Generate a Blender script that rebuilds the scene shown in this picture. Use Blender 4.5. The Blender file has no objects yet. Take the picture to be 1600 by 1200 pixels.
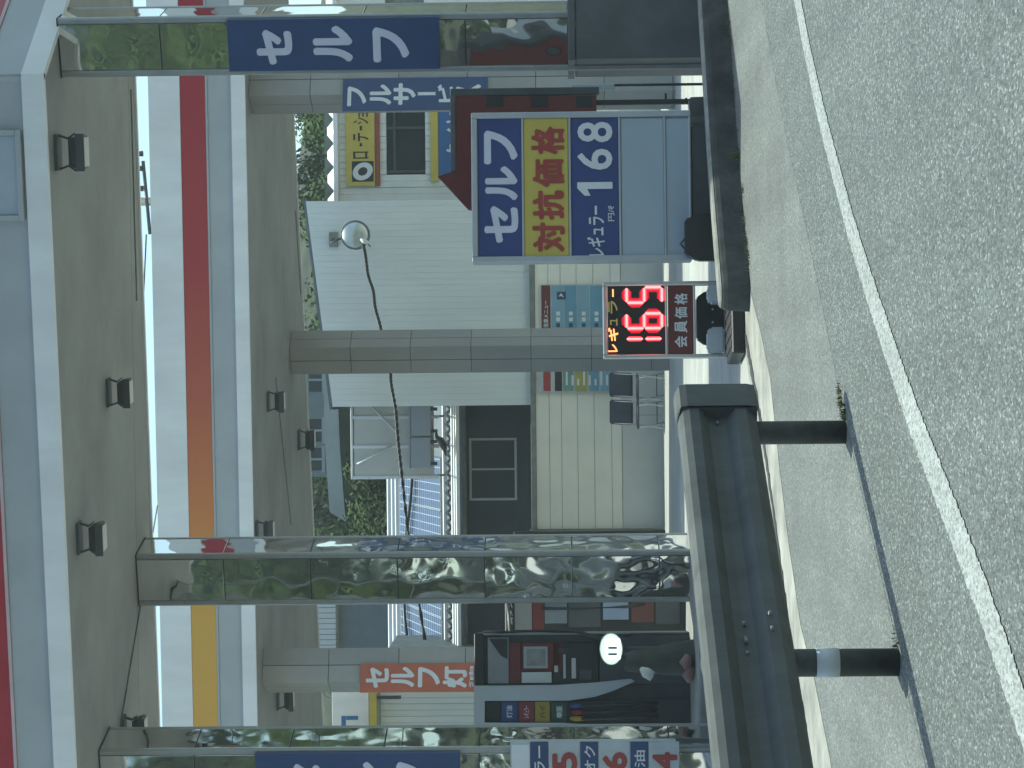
import bpy, bmesh, math, random
from mathutils import Vector, Matrix
random.seed(7)
sc = bpy.context.scene
C = sc.collection
R = math.radians

# ------------------------------------------------------------------ camera (phone held sideways: the picture is turned a quarter)
FPX, CAMH = 3560.0, 1.31
PITCH, ROLL = math.atan(80 / FPX), 0.010
F_ = Vector((0, math.cos(PITCH), math.sin(PITCH)))
U0 = Vector((0, -math.sin(PITCH), math.cos(PITCH)))
R0 = Vector((1, 0, 0))
RR = R0 * math.cos(ROLL) - U0 * math.sin(ROLL)
UU = U0 * math.cos(ROLL) + R0 * math.sin(ROLL)
cd = bpy.data.cameras.new('camera'); cam = bpy.data.objects.new('camera', cd); C.objects.link(cam)
cd.sensor_fit = 'HORIZONTAL'; cd.sensor_width = 36; cd.lens = FPX / 1600 * 36
cd.clip_start = 0.1; cd.clip_end = 3000
m3 = Matrix((-UU, RR, -F_)).transposed()
cam.matrix_world = Matrix.Translation((0, 0, CAMH)) @ m3.to_4x4()
sc.camera = cam

# ------------------------------------------------------------------ sky, sun, exposure
SUNDIR = Vector((0.075, 0.25, 0.96)).normalized()
SUN_EL = math.asin(SUNDIR.z); SUN_AZ = math.atan2(SUNDIR.x, SUNDIR.y)
w = bpy.data.worlds.new('World'); sc.world = w; w.use_nodes = True
nt = w.node_tree
bg = nt.nodes['Background']; bg.inputs[1].default_value = 0.15
sky = nt.nodes.new('ShaderNodeTexSky'); sky.sky_type = 'NISHITA'; sky.sun_disc = False
sky.sun_elevation = SUN_EL; sky.sun_rotation = SUN_AZ
sky.air_density = 1.0; sky.dust_density = 1.6; sky.ozone_density = 1.0
nt.links.new(sky.outputs[0], bg.inputs[0])
sl = bpy.data.lights.new('sun', 'SUN'); sl.energy = 3.2; sl.angle = R(0.53); sl.color = (1, 0.975, 0.90)
so = bpy.data.objects.new('sun', sl); C.objects.link(so); so.location = (0, 0, 30)
so.rotation_euler = (-SUNDIR).to_track_quat('-Z', 'Y').to_euler()
sc.view_settings.view_transform = 'Standard'; sc.view_settings.look = 'None'
sc.view_settings.gamma = 1; sc.view_settings.use_curve_mapping = False
sc.view_settings.exposure = 0.66
sc.view_settings.use_white_balance = True      # the photo is taken through greenish car glass
sc.view_settings.white_balance_temperature = 6550; sc.view_settings.white_balance_tint = -8

# ------------------------------------------------------------------ measuring helpers (photo measurements -> metres)
def ray(x, y):
    return F_ + RR * ((600 - y) / FPX) + UU * ((800 - x) / FPX)
def onZ(x, y, z=0.0):
    d = ray(x, y); t = (z - CAMH) / d.z
    return Vector((d.x * t, d.y * t, z))
def onY(x, y, Y):
    d = ray(x, y); t = Y / d.y
    return Vector((d.x * t, Y, CAMH + d.z * t))
def floor_z(Y):
    return -0.0200 * max(0, min(Y, 40) - 19.0)
class Fr:
    """upright plane through a ground point, turned by yaw about Z; front faces local -Y"""
    def __init__(s, X, Y, yaw=0, z=None):
        s.o = Vector((X, Y, floor_z(Y) if z is None else z)); s.yaw = R(yaw)
        s.ex = Vector((math.cos(s.yaw), math.sin(s.yaw), 0)); s.n = Vector((math.sin(s.yaw), -math.cos(s.yaw), 0))
    def loc(s, x, y):
        d = ray(x, y); c = Vector((0, 0, CAMH)); t = (s.o - c).dot(s.n) / d.dot(s.n)
        q = c + d * t - s.o
        return q.dot(s.ex), q.z
    def rect(s, x0, x1, y0, y1):
        """photo rectangle -> local left, right, bottom, top"""
        ym, xm = (y0 + y1) / 2, (x0 + x1) / 2
        return s.loc(xm, y1)[0], s.loc(xm, y0)[0], s.loc(x1, ym)[1], s.loc(x0, ym)[1]

# ------------------------------------------------------------------ materials
MATS = {}
def M(name, col, rough=0.6, metal=0.0, var=0.10, scale=3.0, streak=0, bump=0.0, bscale=60, emit=0, spec=None):
    if name in MATS: return MATS[name]
    m = bpy.data.materials.new(name); m.use_nodes = True; MATS[name] = m
    n, l = m.node_tree.nodes, m.node_tree.links
    b = n['Principled BSDF']
    b.inputs['Roughness'].default_value = rough; b.inputs['Metallic'].default_value = metal
    if spec is not None: b.inputs['Specular IOR Level'].default_value = spec
    tc = n.new('ShaderNodeTexCoord')
    no = n.new('ShaderNodeTexNoise'); no.inputs['Scale'].default_value = scale; no.inputs['Detail'].default_value = 6
    no.inputs['Roughness'].default_value = 0.65
    if streak:
        mp = n.new('ShaderNodeMapping'); mp.inputs['Scale'].default_value = (1, 1, streak)
        l.new(tc.outputs['Object'], mp.inputs[0]); l.new(mp.outputs[0], no.inputs['Vector'])
    else: l.new(tc.outputs['Object'], no.inputs['Vector'])
    cr = n.new('ShaderNodeValToRGB')
    cr.color_ramp.elements[0].position = 0.3; cr.color_ramp.elements[1].position = 0.7
    lo = [max(0, c * (1 - var * 1.4)) for c in col]; hi = [min(1, c * (1 + var * 0.7)) for c in col]
    cr.color_ramp.elements[0].color = (*lo, 1); cr.color_ramp.elements[1].color = (*hi, 1)
    l.new(no.outputs['Fac'], cr.inputs[0]); l.new(cr.outputs[0], b.inputs['Base Color'])
    if bump:
        n2 = n.new('ShaderNodeTexNoise'); n2.inputs['Scale'].default_value = bscale; n2.inputs['Detail'].default_value = 3
        l.new(tc.outputs['Object'], n2.inputs['Vector'])
        bp = n.new('ShaderNodeBump'); bp.inputs['Strength'].default_value = bump; bp.inputs['Distance'].default_value = 0.01
        l.new(n2.outputs['Fac'], bp.inputs['Height']); l.new(bp.outputs[0], b.inputs['Normal'])
    if emit:
        b.inputs['Emission Color'].default_value = (*col, 1); b.inputs['Emission Strength'].default_value = emit
    return m
def asphalt(name, base, light, dark, stone=55, patch=0.12):
    m = bpy.data.materials.new(name); m.use_nodes = True; MATS[name] = m
    n, l = m.node_tree.nodes, m.node_tree.links; b = n['Principled BSDF']; b.inputs['Roughness'].default_value = 0.75
    tc = n.new('ShaderNodeTexCoord')
    v = n.new('ShaderNodeTexVoronoi'); v.inputs['Scale'].default_value = stone
    mv = n.new('ShaderNodeMapping'); mv.inputs['Scale'].default_value = (1, .42, 1); mv.inputs['Rotation'].default_value = (0, 0, R(20))   # stone cells stretched lengthwise to even out the foreshortened view
    l.new(tc.outputs['Object'], mv.inputs[0]); l.new(mv.outputs[0], v.inputs['Vector'])
    sx = n.new('ShaderNodeSeparateColor'); l.new(v.outputs['Color'], sx.inputs[0])
    cr = n.new('ShaderNodeValToRGB'); e = cr.color_ramp.elements
    e[0].position = 0.0; e[0].color = (*dark, 1); e[1].position = 1.0; e[1].color = (*light, 1)
    k = e.new(0.25); k.color = (*[d * .5 + c * .5 for d, c in zip(dark, base)], 1)
    k = e.new(0.6); k.color = (*base, 1)
    k = e.new(0.88); k.color = (*[c * .75 + d * .25 for c, d in zip(base, light)], 1)
    l.new(sx.outputs[0], cr.inputs[0])
    n1 = n.new('ShaderNodeTexNoise'); n1.inputs['Scale'].default_value = 0.9; n1.inputs['Detail'].default_value = 8; n1.inputs['Roughness'].default_value = .7
    l.new(tc.outputs['Object'], n1.inputs['Vector'])
    mr = n.new('ShaderNodeMapRange'); mr.inputs[1].default_value = .3; mr.inputs[2].default_value = .7
    mr.inputs[3].default_value = 1 - patch * 1.3; mr.inputs[4].default_value = 1 + patch
    l.new(n1.outputs['Fac'], mr.inputs[0])
    # slow wear bands along the road
    mp = n.new('ShaderNodeMapping'); mp.inputs['Rotation'].default_value = (0, 0, R(28)); mp.inputs['Scale'].default_value = (3.2, 0.12, 1)
    l.new(tc.outputs['Object'], mp.inputs[0])
    n3 = n.new('ShaderNodeTexNoise'); n3.inputs['Scale'].default_value = 1.0; n3.inputs['Detail'].default_value = 4
    l.new(mp.outputs[0], n3.inputs['Vector'])
    mr3 = n.new('ShaderNodeMapRange'); mr3.inputs[1].default_value = .3; mr3.inputs[2].default_value = .7
    mr3.inputs[3].default_value = 1 - patch; mr3.inputs[4].default_value = 1 + patch
    l.new(n3.outputs['Fac'], mr3.inputs[0])
    mu = n.new('ShaderNodeMath'); mu.operation = 'MULTIPLY'; l.new(mr.outputs[0], mu.inputs[0]); l.new(mr3.outputs[0], mu.inputs[1])
    vm = n.new('ShaderNodeVectorMath'); vm.operation = 'SCALE'
    l.new(cr.outputs[0], vm.inputs[0]); l.new(mu.outputs[0], vm.inputs['Scale'])
    l.new(vm.outputs[0], b.inputs['Base Color'])
    bp = n.new('ShaderNodeBump'); bp.inputs['Strength'].default_value = 0.7; bp.inputs['Distance'].default_value = 0.006
    l.new(v.outputs['Distance'], bp.inputs['Height']); bp.invert = True
    l.new(bp.outputs[0], b.inputs['Normal'])
    return m
def paint_line():
    m = asphalt('worn_line_paint', (.33, .35, .34), (.42, .44, .43), (.17, .18, .175), 110, .10)
    return m
def mirror_steel(name='polished_steel', dent=.012, sc_=2.0):
    m = bpy.data.materials.new(name); m.use_nodes = True; MATS['steel'] = m
    n, l = m.node_tree.nodes, m.node_tree.links; b = n['Principled BSDF']
    b.inputs['Metallic'].default_value = 1; b.inputs['Roughness'].default_value = 0.055
    b.inputs['Base Color'].default_value = (.78, .79, .78, 1)
    tc = n.new('ShaderNodeTexCoord')
    no = n.new('ShaderNodeTexNoise'); no.inputs['Scale'].default_value = sc_; no.inputs['Detail'].default_value = 1.5
    l.new(tc.outputs['Object'], no.inputs['Vector'])
    bp = n.new('ShaderNodeBump'); bp.inputs['Strength'].default_value = 1.0; bp.inputs['Distance'].default_value = dent
    l.new(no.outputs['Fac'], bp.inputs['Height']); l.new(bp.outputs[0], b.inputs['Normal'])
    n2 = n.new('ShaderNodeTexNoise'); n2.inputs['Scale'].default_value = 6; n2.inputs['Detail'].default_value = 6
    l.new(tc.outputs['Object'], n2.inputs['Vector'])
    mr = n.new('ShaderNodeMapRange'); mr.inputs[1].default_value = .4; mr.inputs[2].default_value = .8; mr.inputs[3].default_value = .02; mr.inputs[4].default_value = .09
    l.new(n2.outputs['Fac'], mr.inputs[0]); l.new(mr.outputs[0], b.inputs['Roughness'])
    return m
def gradient_stripe(name, stops):
    m = bpy.data.materials.new(name); m.use_nodes = True
    n, l = m.node_tree.nodes, m.node_tree.links; b = n['Principled BSDF']; b.inputs['Roughness'].default_value = .45
    tc = n.new('ShaderNodeTexCoord'); sx = n.new('ShaderNodeSeparateXYZ'); l.new(tc.outputs['Object'], sx.inputs[0])
    mr = n.new('ShaderNodeMapRange'); mr.inputs[1].default_value = -14; mr.inputs[2].default_value = 6
    l.new(sx.outputs[0], mr.inputs[0])
    cr = n.new('ShaderNodeValToRGB'); e = cr.color_ramp.elements
    e[0].position = stops[0][0]; e[0].color = (*stops[0][1], 1); e[1].position = stops[-1][0]; e[1].color = (*stops[-1][1], 1)
    for p, c in stops[1:-1]: k = e.new(p); k.color = (*c, 1)
    l.new(mr.outputs[0], cr.inputs[0]); l.new(cr.outputs[0], b.inputs['Base Color'])
    return m
def solar_mat():
    m = bpy.data.materials.new('solar_cells'); m.use_nodes = True
    n, l = m.node_tree.nodes, m.node_tree.links; b = n['Principled BSDF']; b.inputs['Roughness'].default_value = .25
    tc = n.new('ShaderNodeTexCoord')
    br = n.new('ShaderNodeTexBrick'); br.offset = 0; br.inputs['Scale'].default_value = 1
    br.inputs['Brick Width'].default_value = .16; br.inputs['Row Height'].default_value = .16; br.inputs['Mortar Size'].default_value = .008
    br.inputs['Color1'].default_value = (.02, .04, .09, 1); br.inputs['Color2'].default_value = (.025, .05, .12, 1); br.inputs['Mortar'].default_value = (.38, .44, .5, 1)
    l.new(tc.outputs['Object'], br.inputs['Vector']); l.new(br.outputs[0], b.inputs['Base Color'])
    return m
def leaf_mat(name, a, c):
    m = bpy.data.materials.new(name); m.use_nodes = True
    n, l = m.node_tree.nodes, m.node_tree.links; b = n['Principled BSDF']; b.inputs['Roughness'].default_value = .85; b.inputs['Specular IOR Level'].default_value = .15
    g = n.new('ShaderNodeNewGeometry'); cr = n.new('ShaderNodeValToRGB')
    cr.color_ramp.elements[0].color = (*a, 1); cr.color_ramp.elements[1].color = (*c, 1)
    l.new(g.outputs['Random Per Island'], cr.inputs[0]); l.new(cr.outputs[0], b.inputs['Base Color'])
    return m

# ------------------------------------------------------------------ mesh helpers
def link(o, parent=None):
    C.objects.link(o)
    if parent is not None: o.parent = parent
    return o
def mesh(name, verts, faces, mat, parent=None, smooth=False):
    me = bpy.data.meshes.new(name); me.from_pydata([tuple(v) for v in verts], [], faces); me.update()
    if mat: me.materials.append(mat)
    if smooth: me.polygons.foreach_set('use_smooth', [True] * len(me.polygons))
    return link(bpy.data.objects.new(name, me), parent)
def from_bm(name, bm, mat, parent=None, smooth=False):
    bmesh.ops.recalc_face_normals(bm, faces=bm.faces)
    me = bpy.data.meshes.new(name); bm.to_mesh(me); bm.free()
    if mat: me.materials.append(mat)
    if smooth: me.polygons.foreach_set('use_smooth', [True] * len(me.polygons))
    return link(bpy.data.objects.new(name, me), parent)
def bm_box(bm, x0, x1, y0, y1, z0, z1, bev=0.0):
    r = bmesh.ops.create_cube(bm, size=1)
    for v in r['verts']:
        v.co = Vector(((x0 + x1) / 2 + v.co.x * (x1 - x0), (y0 + y1) / 2 + v.co.y * (y1 - y0), (z0 + z1) / 2 + v.co.z * (z1 - z0)))
    if bev:
        ed = {e for v in r['verts'] for e in v.link_edges}
        bmesh.ops.bevel(bm, geom=list(ed), offset=bev, segments=1, affect='EDGES')
def box(name, mat, parent, x0, x1, y0, y1, z0, z1, bev=0.004):
    bm = bmesh.new()
    b = min(bev, .3 * min(abs(x1 - x0), abs(y1 - y0), abs(z1 - z0)))
    bm_box(bm, x0, x1, y0, y1, z0, z1, b)
    return from_bm(name, bm, mat, parent)
def prism(name, mat, parent, poly, y0, y1, bev=0):
    """polygon in local x,z extruded along local y"""
    bm = bmesh.new()
    a = [bm.verts.new((x, y0, z)) for x, z in poly]; b = [bm.verts.new((x, y1, z)) for x, z in poly]
    n = len(poly)
    bm.faces.new(a); bm.faces.new(b[::-1])
    for i in range(n): bm.faces.new((a[i], b[i], b[(i + 1) % n], a[(i + 1) % n]))
    if bev: bmesh.ops.bevel(bm, geom=list(bm.edges), offset=bev, segments=2, affect='EDGES')
    return from_bm(name, bm, mat, parent)
def slab(name, mat, parent, poly, z0, z1):
    bm = bmesh.new()
    a = [bm.verts.new((x, y, z0)) for x, y in poly]; b = [bm.verts.new((x, y, z1)) for x, y in poly]
    n = len(poly)
    bm.faces.new(a); bm.faces.new(b[::-1])
    for i in range(n): bm.faces.new((a[i], b[i], b[(i + 1) % n], a[(i + 1) % n]))
    return from_bm(name, bm, mat, parent)
def bm_tube(bm, pts, rad, seg=8, cap=True):
    pts = [Vector(p) for p in pts]; rads = rad if isinstance(rad, (list, tuple)) else [rad] * len(pts)
    rings = []; up = Vector((0.01, 0.02, 1)).normalized()
    for i, p in enumerate(pts):
        t = (pts[min(i + 1, len(pts) - 1)] - pts[max(i - 1, 0)]).normalized()
        a = t.cross(up)
        if a.length < .05: a = t.cross(Vector((1, 0, 0)))
        a.normalize(); b = t.cross(a)
        rings.append([bm.verts.new(p + (a * math.cos(k * 2 * math.pi / seg) + b * math.sin(k * 2 * math.pi / seg)) * rads[i]) for k in range(seg)])
    for q, s in zip(rings, rings[1:]):
        for k in range(seg): bm.faces.new((q[k], q[(k + 1) % seg], s[(k + 1) % seg], s[k]))
    if cap:
        bm.faces.new(rings[0][::-1]); bm.faces.new(rings[-1])
def tube(name, mat, parent, pts, rad, seg=8, smooth=True):
    bm = bmesh.new(); bm_tube(bm, pts, rad, seg)
    return from_bm(name, bm, mat, parent, smooth)
def disc(name, mat, parent, cx, cz, rx, rz, y0, y1, seg=24, bev=0):
    return prism(name, mat, parent, [(cx + rx * math.cos(k * 2 * math.pi / seg), cz + rz * math.sin(k * 2 * math.pi / seg)) for k in range(seg)], y0, y1, bev)
def thing(name, label, cat, fr=None, group=None, loc=None, yaw=0):
    o = bpy.data.objects.new(name, None); C.objects.link(o); o.empty_display_size = .2
    if fr is not None: o.location = fr.o; o.rotation_euler = (0, 0, fr.yaw)
    else: o.location = loc or (0, 0, 0); o.rotation_euler = (0, 0, yaw)
    return tag(o, label, cat, group)
def tag(o, label, cat, group=None):
    o['label'] = label; o['category'] = cat
    if group: o['group'] = group
    return o
def structure(o): o['kind'] = 'structure'; return o
def txt(parent, s, rect, y, mat, bold=0.03, name='lettering', depth=.004):
    """lettering fitted into the local rectangle (left, right, bottom, top), standing out of the plane y"""
    c = bpy.data.curves.new('t', 'FONT'); c.body = s; c.resolution_u = 3
    o = bpy.data.objects.new('t', c); C.objects.link(o)
    bpy.context.view_layer.update()
    me = bpy.data.meshes.new_from_object(o.evaluated_get(bpy.context.evaluated_depsgraph_get()))
    bpy.data.objects.remove(o); bpy.data.curves.remove(c)
    V = [v.co.copy() for v in me.vertices]; P = [tuple(p.vertices) for p in me.polygons]
    bpy.data.meshes.remove(me)
    if not V: return None
    xa, xb = min(v.x for v in V), max(v.x for v in V); ya, yb = min(v.y for v in V), max(v.y for v in V)
    l, r, b, t = rect
    W, Hh = max(xb - xa, 1e-4), max(yb - ya, 1e-4)
    sx, sz = (r - l) / W, (t - b) / Hh
    bo = bold * min(t - b, (r - l) / max(1, len(s)))
    sh = [(0, 0)] if not bold else [(0, 0), (bo, 0), (-bo, 0), (0, bo), (0, -bo), (bo * .7, bo * .7), (-bo * .7, bo * .7), (bo * .7, -bo * .7), (-bo * .7, -bo * .7)]
    vs, fs = [], []
    for k, (dx, dz) in enumerate(sh):
        o0 = len(vs); yy = y - depth - .0004 * k
        sxx, szz = (r - l - 2 * bo) / W, (t - b - 2 * bo) / Hh
        vs += [(l + bo + (v.x - xa) * sxx + dx, yy, b + bo + (v.y - ya) * szz + dz) for v in V]
        fs += [tuple(i + o0 for i in p) for p in P]
    return mesh(name, vs, fs, mat, parent)
def board(parent, fr, px, y0, y1, mat, name='panel', bev=.004):
    l, r, b, t = fr.rect(*px)
    return box(name, mat, parent, l, r, y0, y1, b, t, bev)
def jit(m, k):  # gentle per-piece tone differences
    return m
def curve_pts(pts, n=10):
    """smooth polyline through points (Catmull-Rom)"""
    P = [Vector(p) for p in pts]; P = [P[0] * 2 - P[1]] + P + [P[-1] * 2 - P[-2]]
    out = []
    for i in range(1, len(P) - 2):
        for k in range(n):
            t = k / n; a, b, c, d = P[i - 1], P[i], P[i + 1], P[i + 2]
            out.append(.5 * ((2 * b) + (c - a) * t + (2 * a - 5 * b + 4 * c - d) * t * t + (3 * b - a - 3 * c + d) * t ** 3))
    out.append(P[-2]); return out
def ribbon(name, mat, left, right, zoff):
    n = len(left); vs = [(p.x, p.y, floor_z(p.y) + zoff) for p in left] + [(p.x, p.y, floor_z(p.y) + zoff) for p in right]
    return mesh(name, vs, [(i, i + 1, n + i + 1, n + i) for i in range(n - 1)], mat)
def resample(P, n):
    d = [0]
    for a, b in zip(P, P[1:]): d.append(d[-1] + (b - a).length)
    out = []
    for k in range(n):
        s = d[-1] * k / (n - 1); i = 0
        while i < len(d) - 2 and d[i + 1] < s: i += 1
        t = (s - d[i]) / max(1e-6, d[i + 1] - d[i]); out.append(P[i].lerp(P[i + 1], t))
    return out

# ------------------------------------------------------------------ palette
road_m = asphalt('asphalt', (.112, .126, .122), (.26, .29, .28), (.055, .062, .061), 120, .12)
shoulder_m = asphalt('shoulder_asphalt', (.148, .158, .151), (.25, .265, .255), (.09, .096, .092), 120, .16)
line_m = paint_line()
gutter_m = M('gutter_concrete', (.34, .335, .30), .85, var=.35, scale=2.2, bump=.3, bscale=90)
floor_m = M('station_concrete', (.42, .42, .40), .8, var=.2, scale=1.1, bump=.2)
kerbtop_m = M('sunlit_kerb_top', (.27, .265, .24), .9, var=.3, scale=5)  # kerb top coloured paler, carrying the sunlight that falls on it
kerb_m = M('weathered_shaded_kerb', (.065, .068, .066), .9, var=.5, scale=4, bump=.5, bscale=40)  # dirty concrete, darkened further to put the shade into its face
earth_m = M('earth', (.12, .115, .09), .95, var=.4, scale=.6)
hill_m = M('hill_earth', (.035, .05, .02), .95, var=.7, scale=.45, bump=1.0, bscale=.8)
galv = M('galvanised_steel', (.085, .092, .090), .75, .0, var=.25, scale=5, streak=.3, bump=.08)
post_m = M('post_paint', (.055, .06, .058), .6, var=.4, scale=9)
refl_m = M('reflector_white', (.55, .58, .6), .4, var=.06)
bolt_m = M('bolt', (.28, .28, .27), .5, .4)
rust_m = M('rusty_dirt', (.10, .075, .055), .9, var=.5, scale=12)
can_white = M('canopy_white', (.78, .78, .76), .45, var=.11, scale=1.6, streak=.3)
can_grey = M('canopy_grey', (.40, .42, .425), .4, var=.08, scale=1.6)
can_trim = M('trim_pink', (.55, .42, .43), .5)
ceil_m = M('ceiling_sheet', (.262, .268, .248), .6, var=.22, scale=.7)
joint_m = M('joint_dark', (.04, .042, .042), .8)
red_grad = gradient_stripe('canopy_stripe_far', [(.0, (.64, .36, .06)), (.335, (.64, .36, .06)), (.41, (.58, .20, .05)), (.49, (.44, .095, .045)), (.575, (.36, .035, .035)), (.70, (.33, .018, .028)), (1, (.32, .016, .028))])
red_m = M('canopy_red', (.36, .02, .03), .4, var=.08)
steel = mirror_steel(); steel_dent = mirror_steel('dented_polished_steel', .042, 1.9)
trim_m = M('column_trim', (.34, .35, .34), .4, .35, var=.12, scale=4)
plinth_m = M('plinth_grey', (.10, .108, .112), .5, var=.2, scale=3)
tile_a = M('pillar_tile_light', (.33, .33, .305), .45, var=.08, scale=1.5)
tile_b = M('pillar_tile_grey', (.29, .29, .28), .45, var=.10, scale=1.2)
blue_m = M('sign_blue', (.022, .055, .155), .4, var=.10)
blue2_m = M('sign_royal_blue', (.030, .050, .19), .4, var=.08)
orange_m = M('sign_orange', (.45, .115, .055), .45, var=.12)
letter_m = M('letter_white', (.62, .63, .72), .5, var=.08)
letter_w = M('letter_plain_white', (.68, .70, .70), .5, var=.05)
frame_m = M('sign_frame', (.42, .44, .46), .45, .1, var=.1)
blank_m = M('blank_panel', (.36, .42, .48), .35, var=.05, scale=2)
yellow_m = M('sign_yellow', (.55, .44, .085), .45, var=.08)
redtxt_m = M('sign_red', (.34, .04, .035), .45, var=.15)
black_m = M('black_plastic', (.016, .018, .02), .45, var=.2)
darkgrey_m = M('dark_grey', (.06, .068, .072), .5, var=.2)
maroon_m = M('maroon', (.13, .018, .018), .4, var=.12)
led_dark = M('led_screen', (.012, .010, .012), .3, var=.2)
led_red = M('led_red', (1.0, .025, .04), .4, var=0, emit=2.4)
led_halo = M('led_glow_halo', (.42, .0, .015), .5, var=0, emit=.9)  # glow round the lit digits, put in as a dim red emissive layer
led_core = M('led_core', (1.0, .20, .22), .4, var=0, emit=2.0)
led_orange = M('led_orange', (1.0, .33, .12), .4, var=0, emit=1.4)
led_dim = M('led_dim', (.35, .25, .08), .4, var=0, emit=.25)
alu = M('aluminium', (.55, .56, .56), .35, .7, var=.1)
tank_m = M('plastic_tank', (.42, .46, .47), .4, var=.1)
siding_m = M('white_siding', (.66, .71, .70), .5, var=.07, scale=2, streak=.2)
siding_b = M('white_siding_pale', (.68, .72, .72), .5, var=.08, scale=2.4, streak=.2)
cream_m = M('cream_panel', (.78, .77, .68), .55, var=.07, scale=1.3)
cream_b = M('cream_panel_grey', (.58, .60, .58), .55, var=.08, scale=1.3)
ledge_m = M('ledge_green_grey', (.20, .225, .20), .6, var=.25, scale=5)
darkwall_m = M('dark_wall', (.030, .040, .050), .7, var=.2)
glass_m = M('window_glass', (.035, .045, .05), .12, var=.2, scale=1)
wframe_m = M('window_frame', (.38, .40, .40), .5, .2)
roofw_m = M('white_metal_roof', (.78, .79, .78), .45, .05, var=.06)
solar = solar_mat()
beige_m = M('beige_sheet', (.62, .61, .55), .6, var=.07, scale=1.5)
acbox_m = M('unit_blue_grey', (.38, .42, .47), .5, var=.06)
roofdark = M('slate_roof', (.09, .105, .125), .6, var=.2)
tyre_m = M('tyre', (.02, .02, .018), .8)
brown_m = M('brown_strip', (.27, .075, .04), .6)
bark_m = M('bark', (.07, .055, .04), .9, var=.35, scale=8)
conc_m = M('retaining_concrete', (.42, .43, .42), .85, var=.2, scale=.8)
skin_pink = M('pink_rag', (.30, .17, .15), .8)
olive_m = M('olive_cloth', (.060, .065, .050), .85, var=.3, scale=6)
rag_m = M('white_rag', (.70, .68, .60), .85)

# ================================================================== SETTING
# one ground sheet reaching the horizon, following the station's slight fall
ys = [-400, -60, -20, 0, 10, 19, 24, 30, 36, 40, 60, 120, 400, 900]; xs = [-700, -60, -20, 0, 20, 60, 700]
vs = [(x, y, floor_z(y) - .012) for y in ys for x in xs]; nx = len(xs)
structure(mesh('ground', vs, [(j * nx + i, j * nx + i + 1, (j + 1) * nx + i + 1, (j + 1) * nx + i) for j in range(len(ys) - 1) for i in range(nx - 1)], earth_m))
# edges of road, gutter and forecourt
def zpts(lst): return [onZ(x, y) for x, y in lst]
edge = zpts([(1447, 1200), (1405, 1020), (1322, 662)]) + [Vector((.62, 11.9, 0)), Vector((1.7, 13.7, 0)), Vector((3.4, 16.0, 0))]
edge = [Vector((-20, -27, 0)), Vector((-6.0, -1.2, 0))] + edge + [Vector((9, 23, 0)), Vector((24, 41, 0))]
gut_n = zpts([(1300, 1200), (1265, 1050), (1240, 900), (1215, 700), (1200, 560)])
gut_n = [Vector((-17, -13, 0)), Vector((-5, 6.8, 0))] + gut_n + [Vector((.42, 15.35, 0)), Vector((.85, 16.25, 0)), Vector((1.8, 17.15, 0)), Vector((3.15, 18.3, 0)), Vector((6.5, 21.2, 0)), Vector((24, 37, 0))]
gut_f = zpts([(1262, 1200), (1240, 1060), (1205, 800), (1180, 640), (1165, 555)])
gut_f = [Vector((-18, -11.5, 0)), Vector((-5.6, 7.5, 0))] + gut_f + [Vector((.62, 16.9, 0)), Vector((1.5, 17.6, 0)), Vector((3.0, 18.8, 0)), Vector((6.2, 21.8, 0)), Vector((23, 38, 0))]
N = 90
E1, E2, E3 = resample(curve_pts(edge, 12), N), resample(curve_pts(gut_n, 12), N), resample(curve_pts(gut_f, 12), N)
right_far = [p + Vector((.88, -.47, 0)) * 9.5 for p in E1]
structure(ribbon('road', road_m, E1, right_far, 0.0))
structure(ribbon('road_shoulder', shoulder_m, E2, E1, 0.001))
structure(ribbon('gutter', gutter_m, E3, E2, 0.003))
# the far verge, behind the camera
far2 = [p + Vector((.88, -.47, 0)) * 16 for p in E1]
structure(ribbon('verge', earth_m, right_far, far2, -.004))
# forecourt slab
fl = E3 + [Vector((30, 46, 0)), Vector((-30, 46, 0)), Vector((-30, 0, 0))]
rows = [8, 12, 15, 17, 19, 22, 25, 28, 31, 34, 37, 40, 46]
vs, fs = [], []
for p in E3: vs.append((p.x, p.y, floor_z(p.y) + .002))
for p in E3: vs.append((min(p.x - .6, p.x - .4), p.y + 1.4, floor_z(p.y + 1.4) + .002))
n = len(E3)
fs = [(i, i + 1, n + i + 1, n + i) for i in range(n - 1)]
base = len(vs)
for y in rows:
    for x in (-32, -16, -4, 4, 16, 32): vs.append((x, y, floor_z(y) - .002))
for j in range(len(rows) - 1):
    for i in range(5): fs.append((base + j * 6 + i, base + j * 6 + i + 1, base + (j + 1) * 6 + i + 1, base + (j + 1) * 6 + i))
station = mesh('station_floor', [v for v in vs[base:]], [tuple(i - base for i in f_) for f_ in fs[n - 1:]], floor_m)
structure(station)
# the slab must not run under the road: keep it behind the gutter by cutting its front rows to the gutter line
me = station.data
def gutter_y(x):
    for a, b in zip(E3, E3[1:]):
        if a.x <= x <= b.x: return a.y + (b.y - a.y) * (x - a.x) / max(1e-6, b.x - a.x)
    return E3[-1].y if x > E3[-1].x else E3[0].y
bpy.data.meshes.remove(me)
vs, fs = [], []
cols = [-17 + i * .5 for i in range(0, 78)]
for x in cols:
    y0 = gutter_y(x)
    for k in range(14):
        y = y0 + (max(48, y0 + 4) - y0) * (k / 13); vs.append((x, y, floor_z(y) - .001))
for i in range(len(cols) - 1):
    for k in range(13): fs.append((i * 14 + k, (i + 1) * 14 + k, (i + 1) * 14 + k + 1, i * 14 + k + 1))
structure(mesh('station_floor', vs, fs, floor_m))
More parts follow.
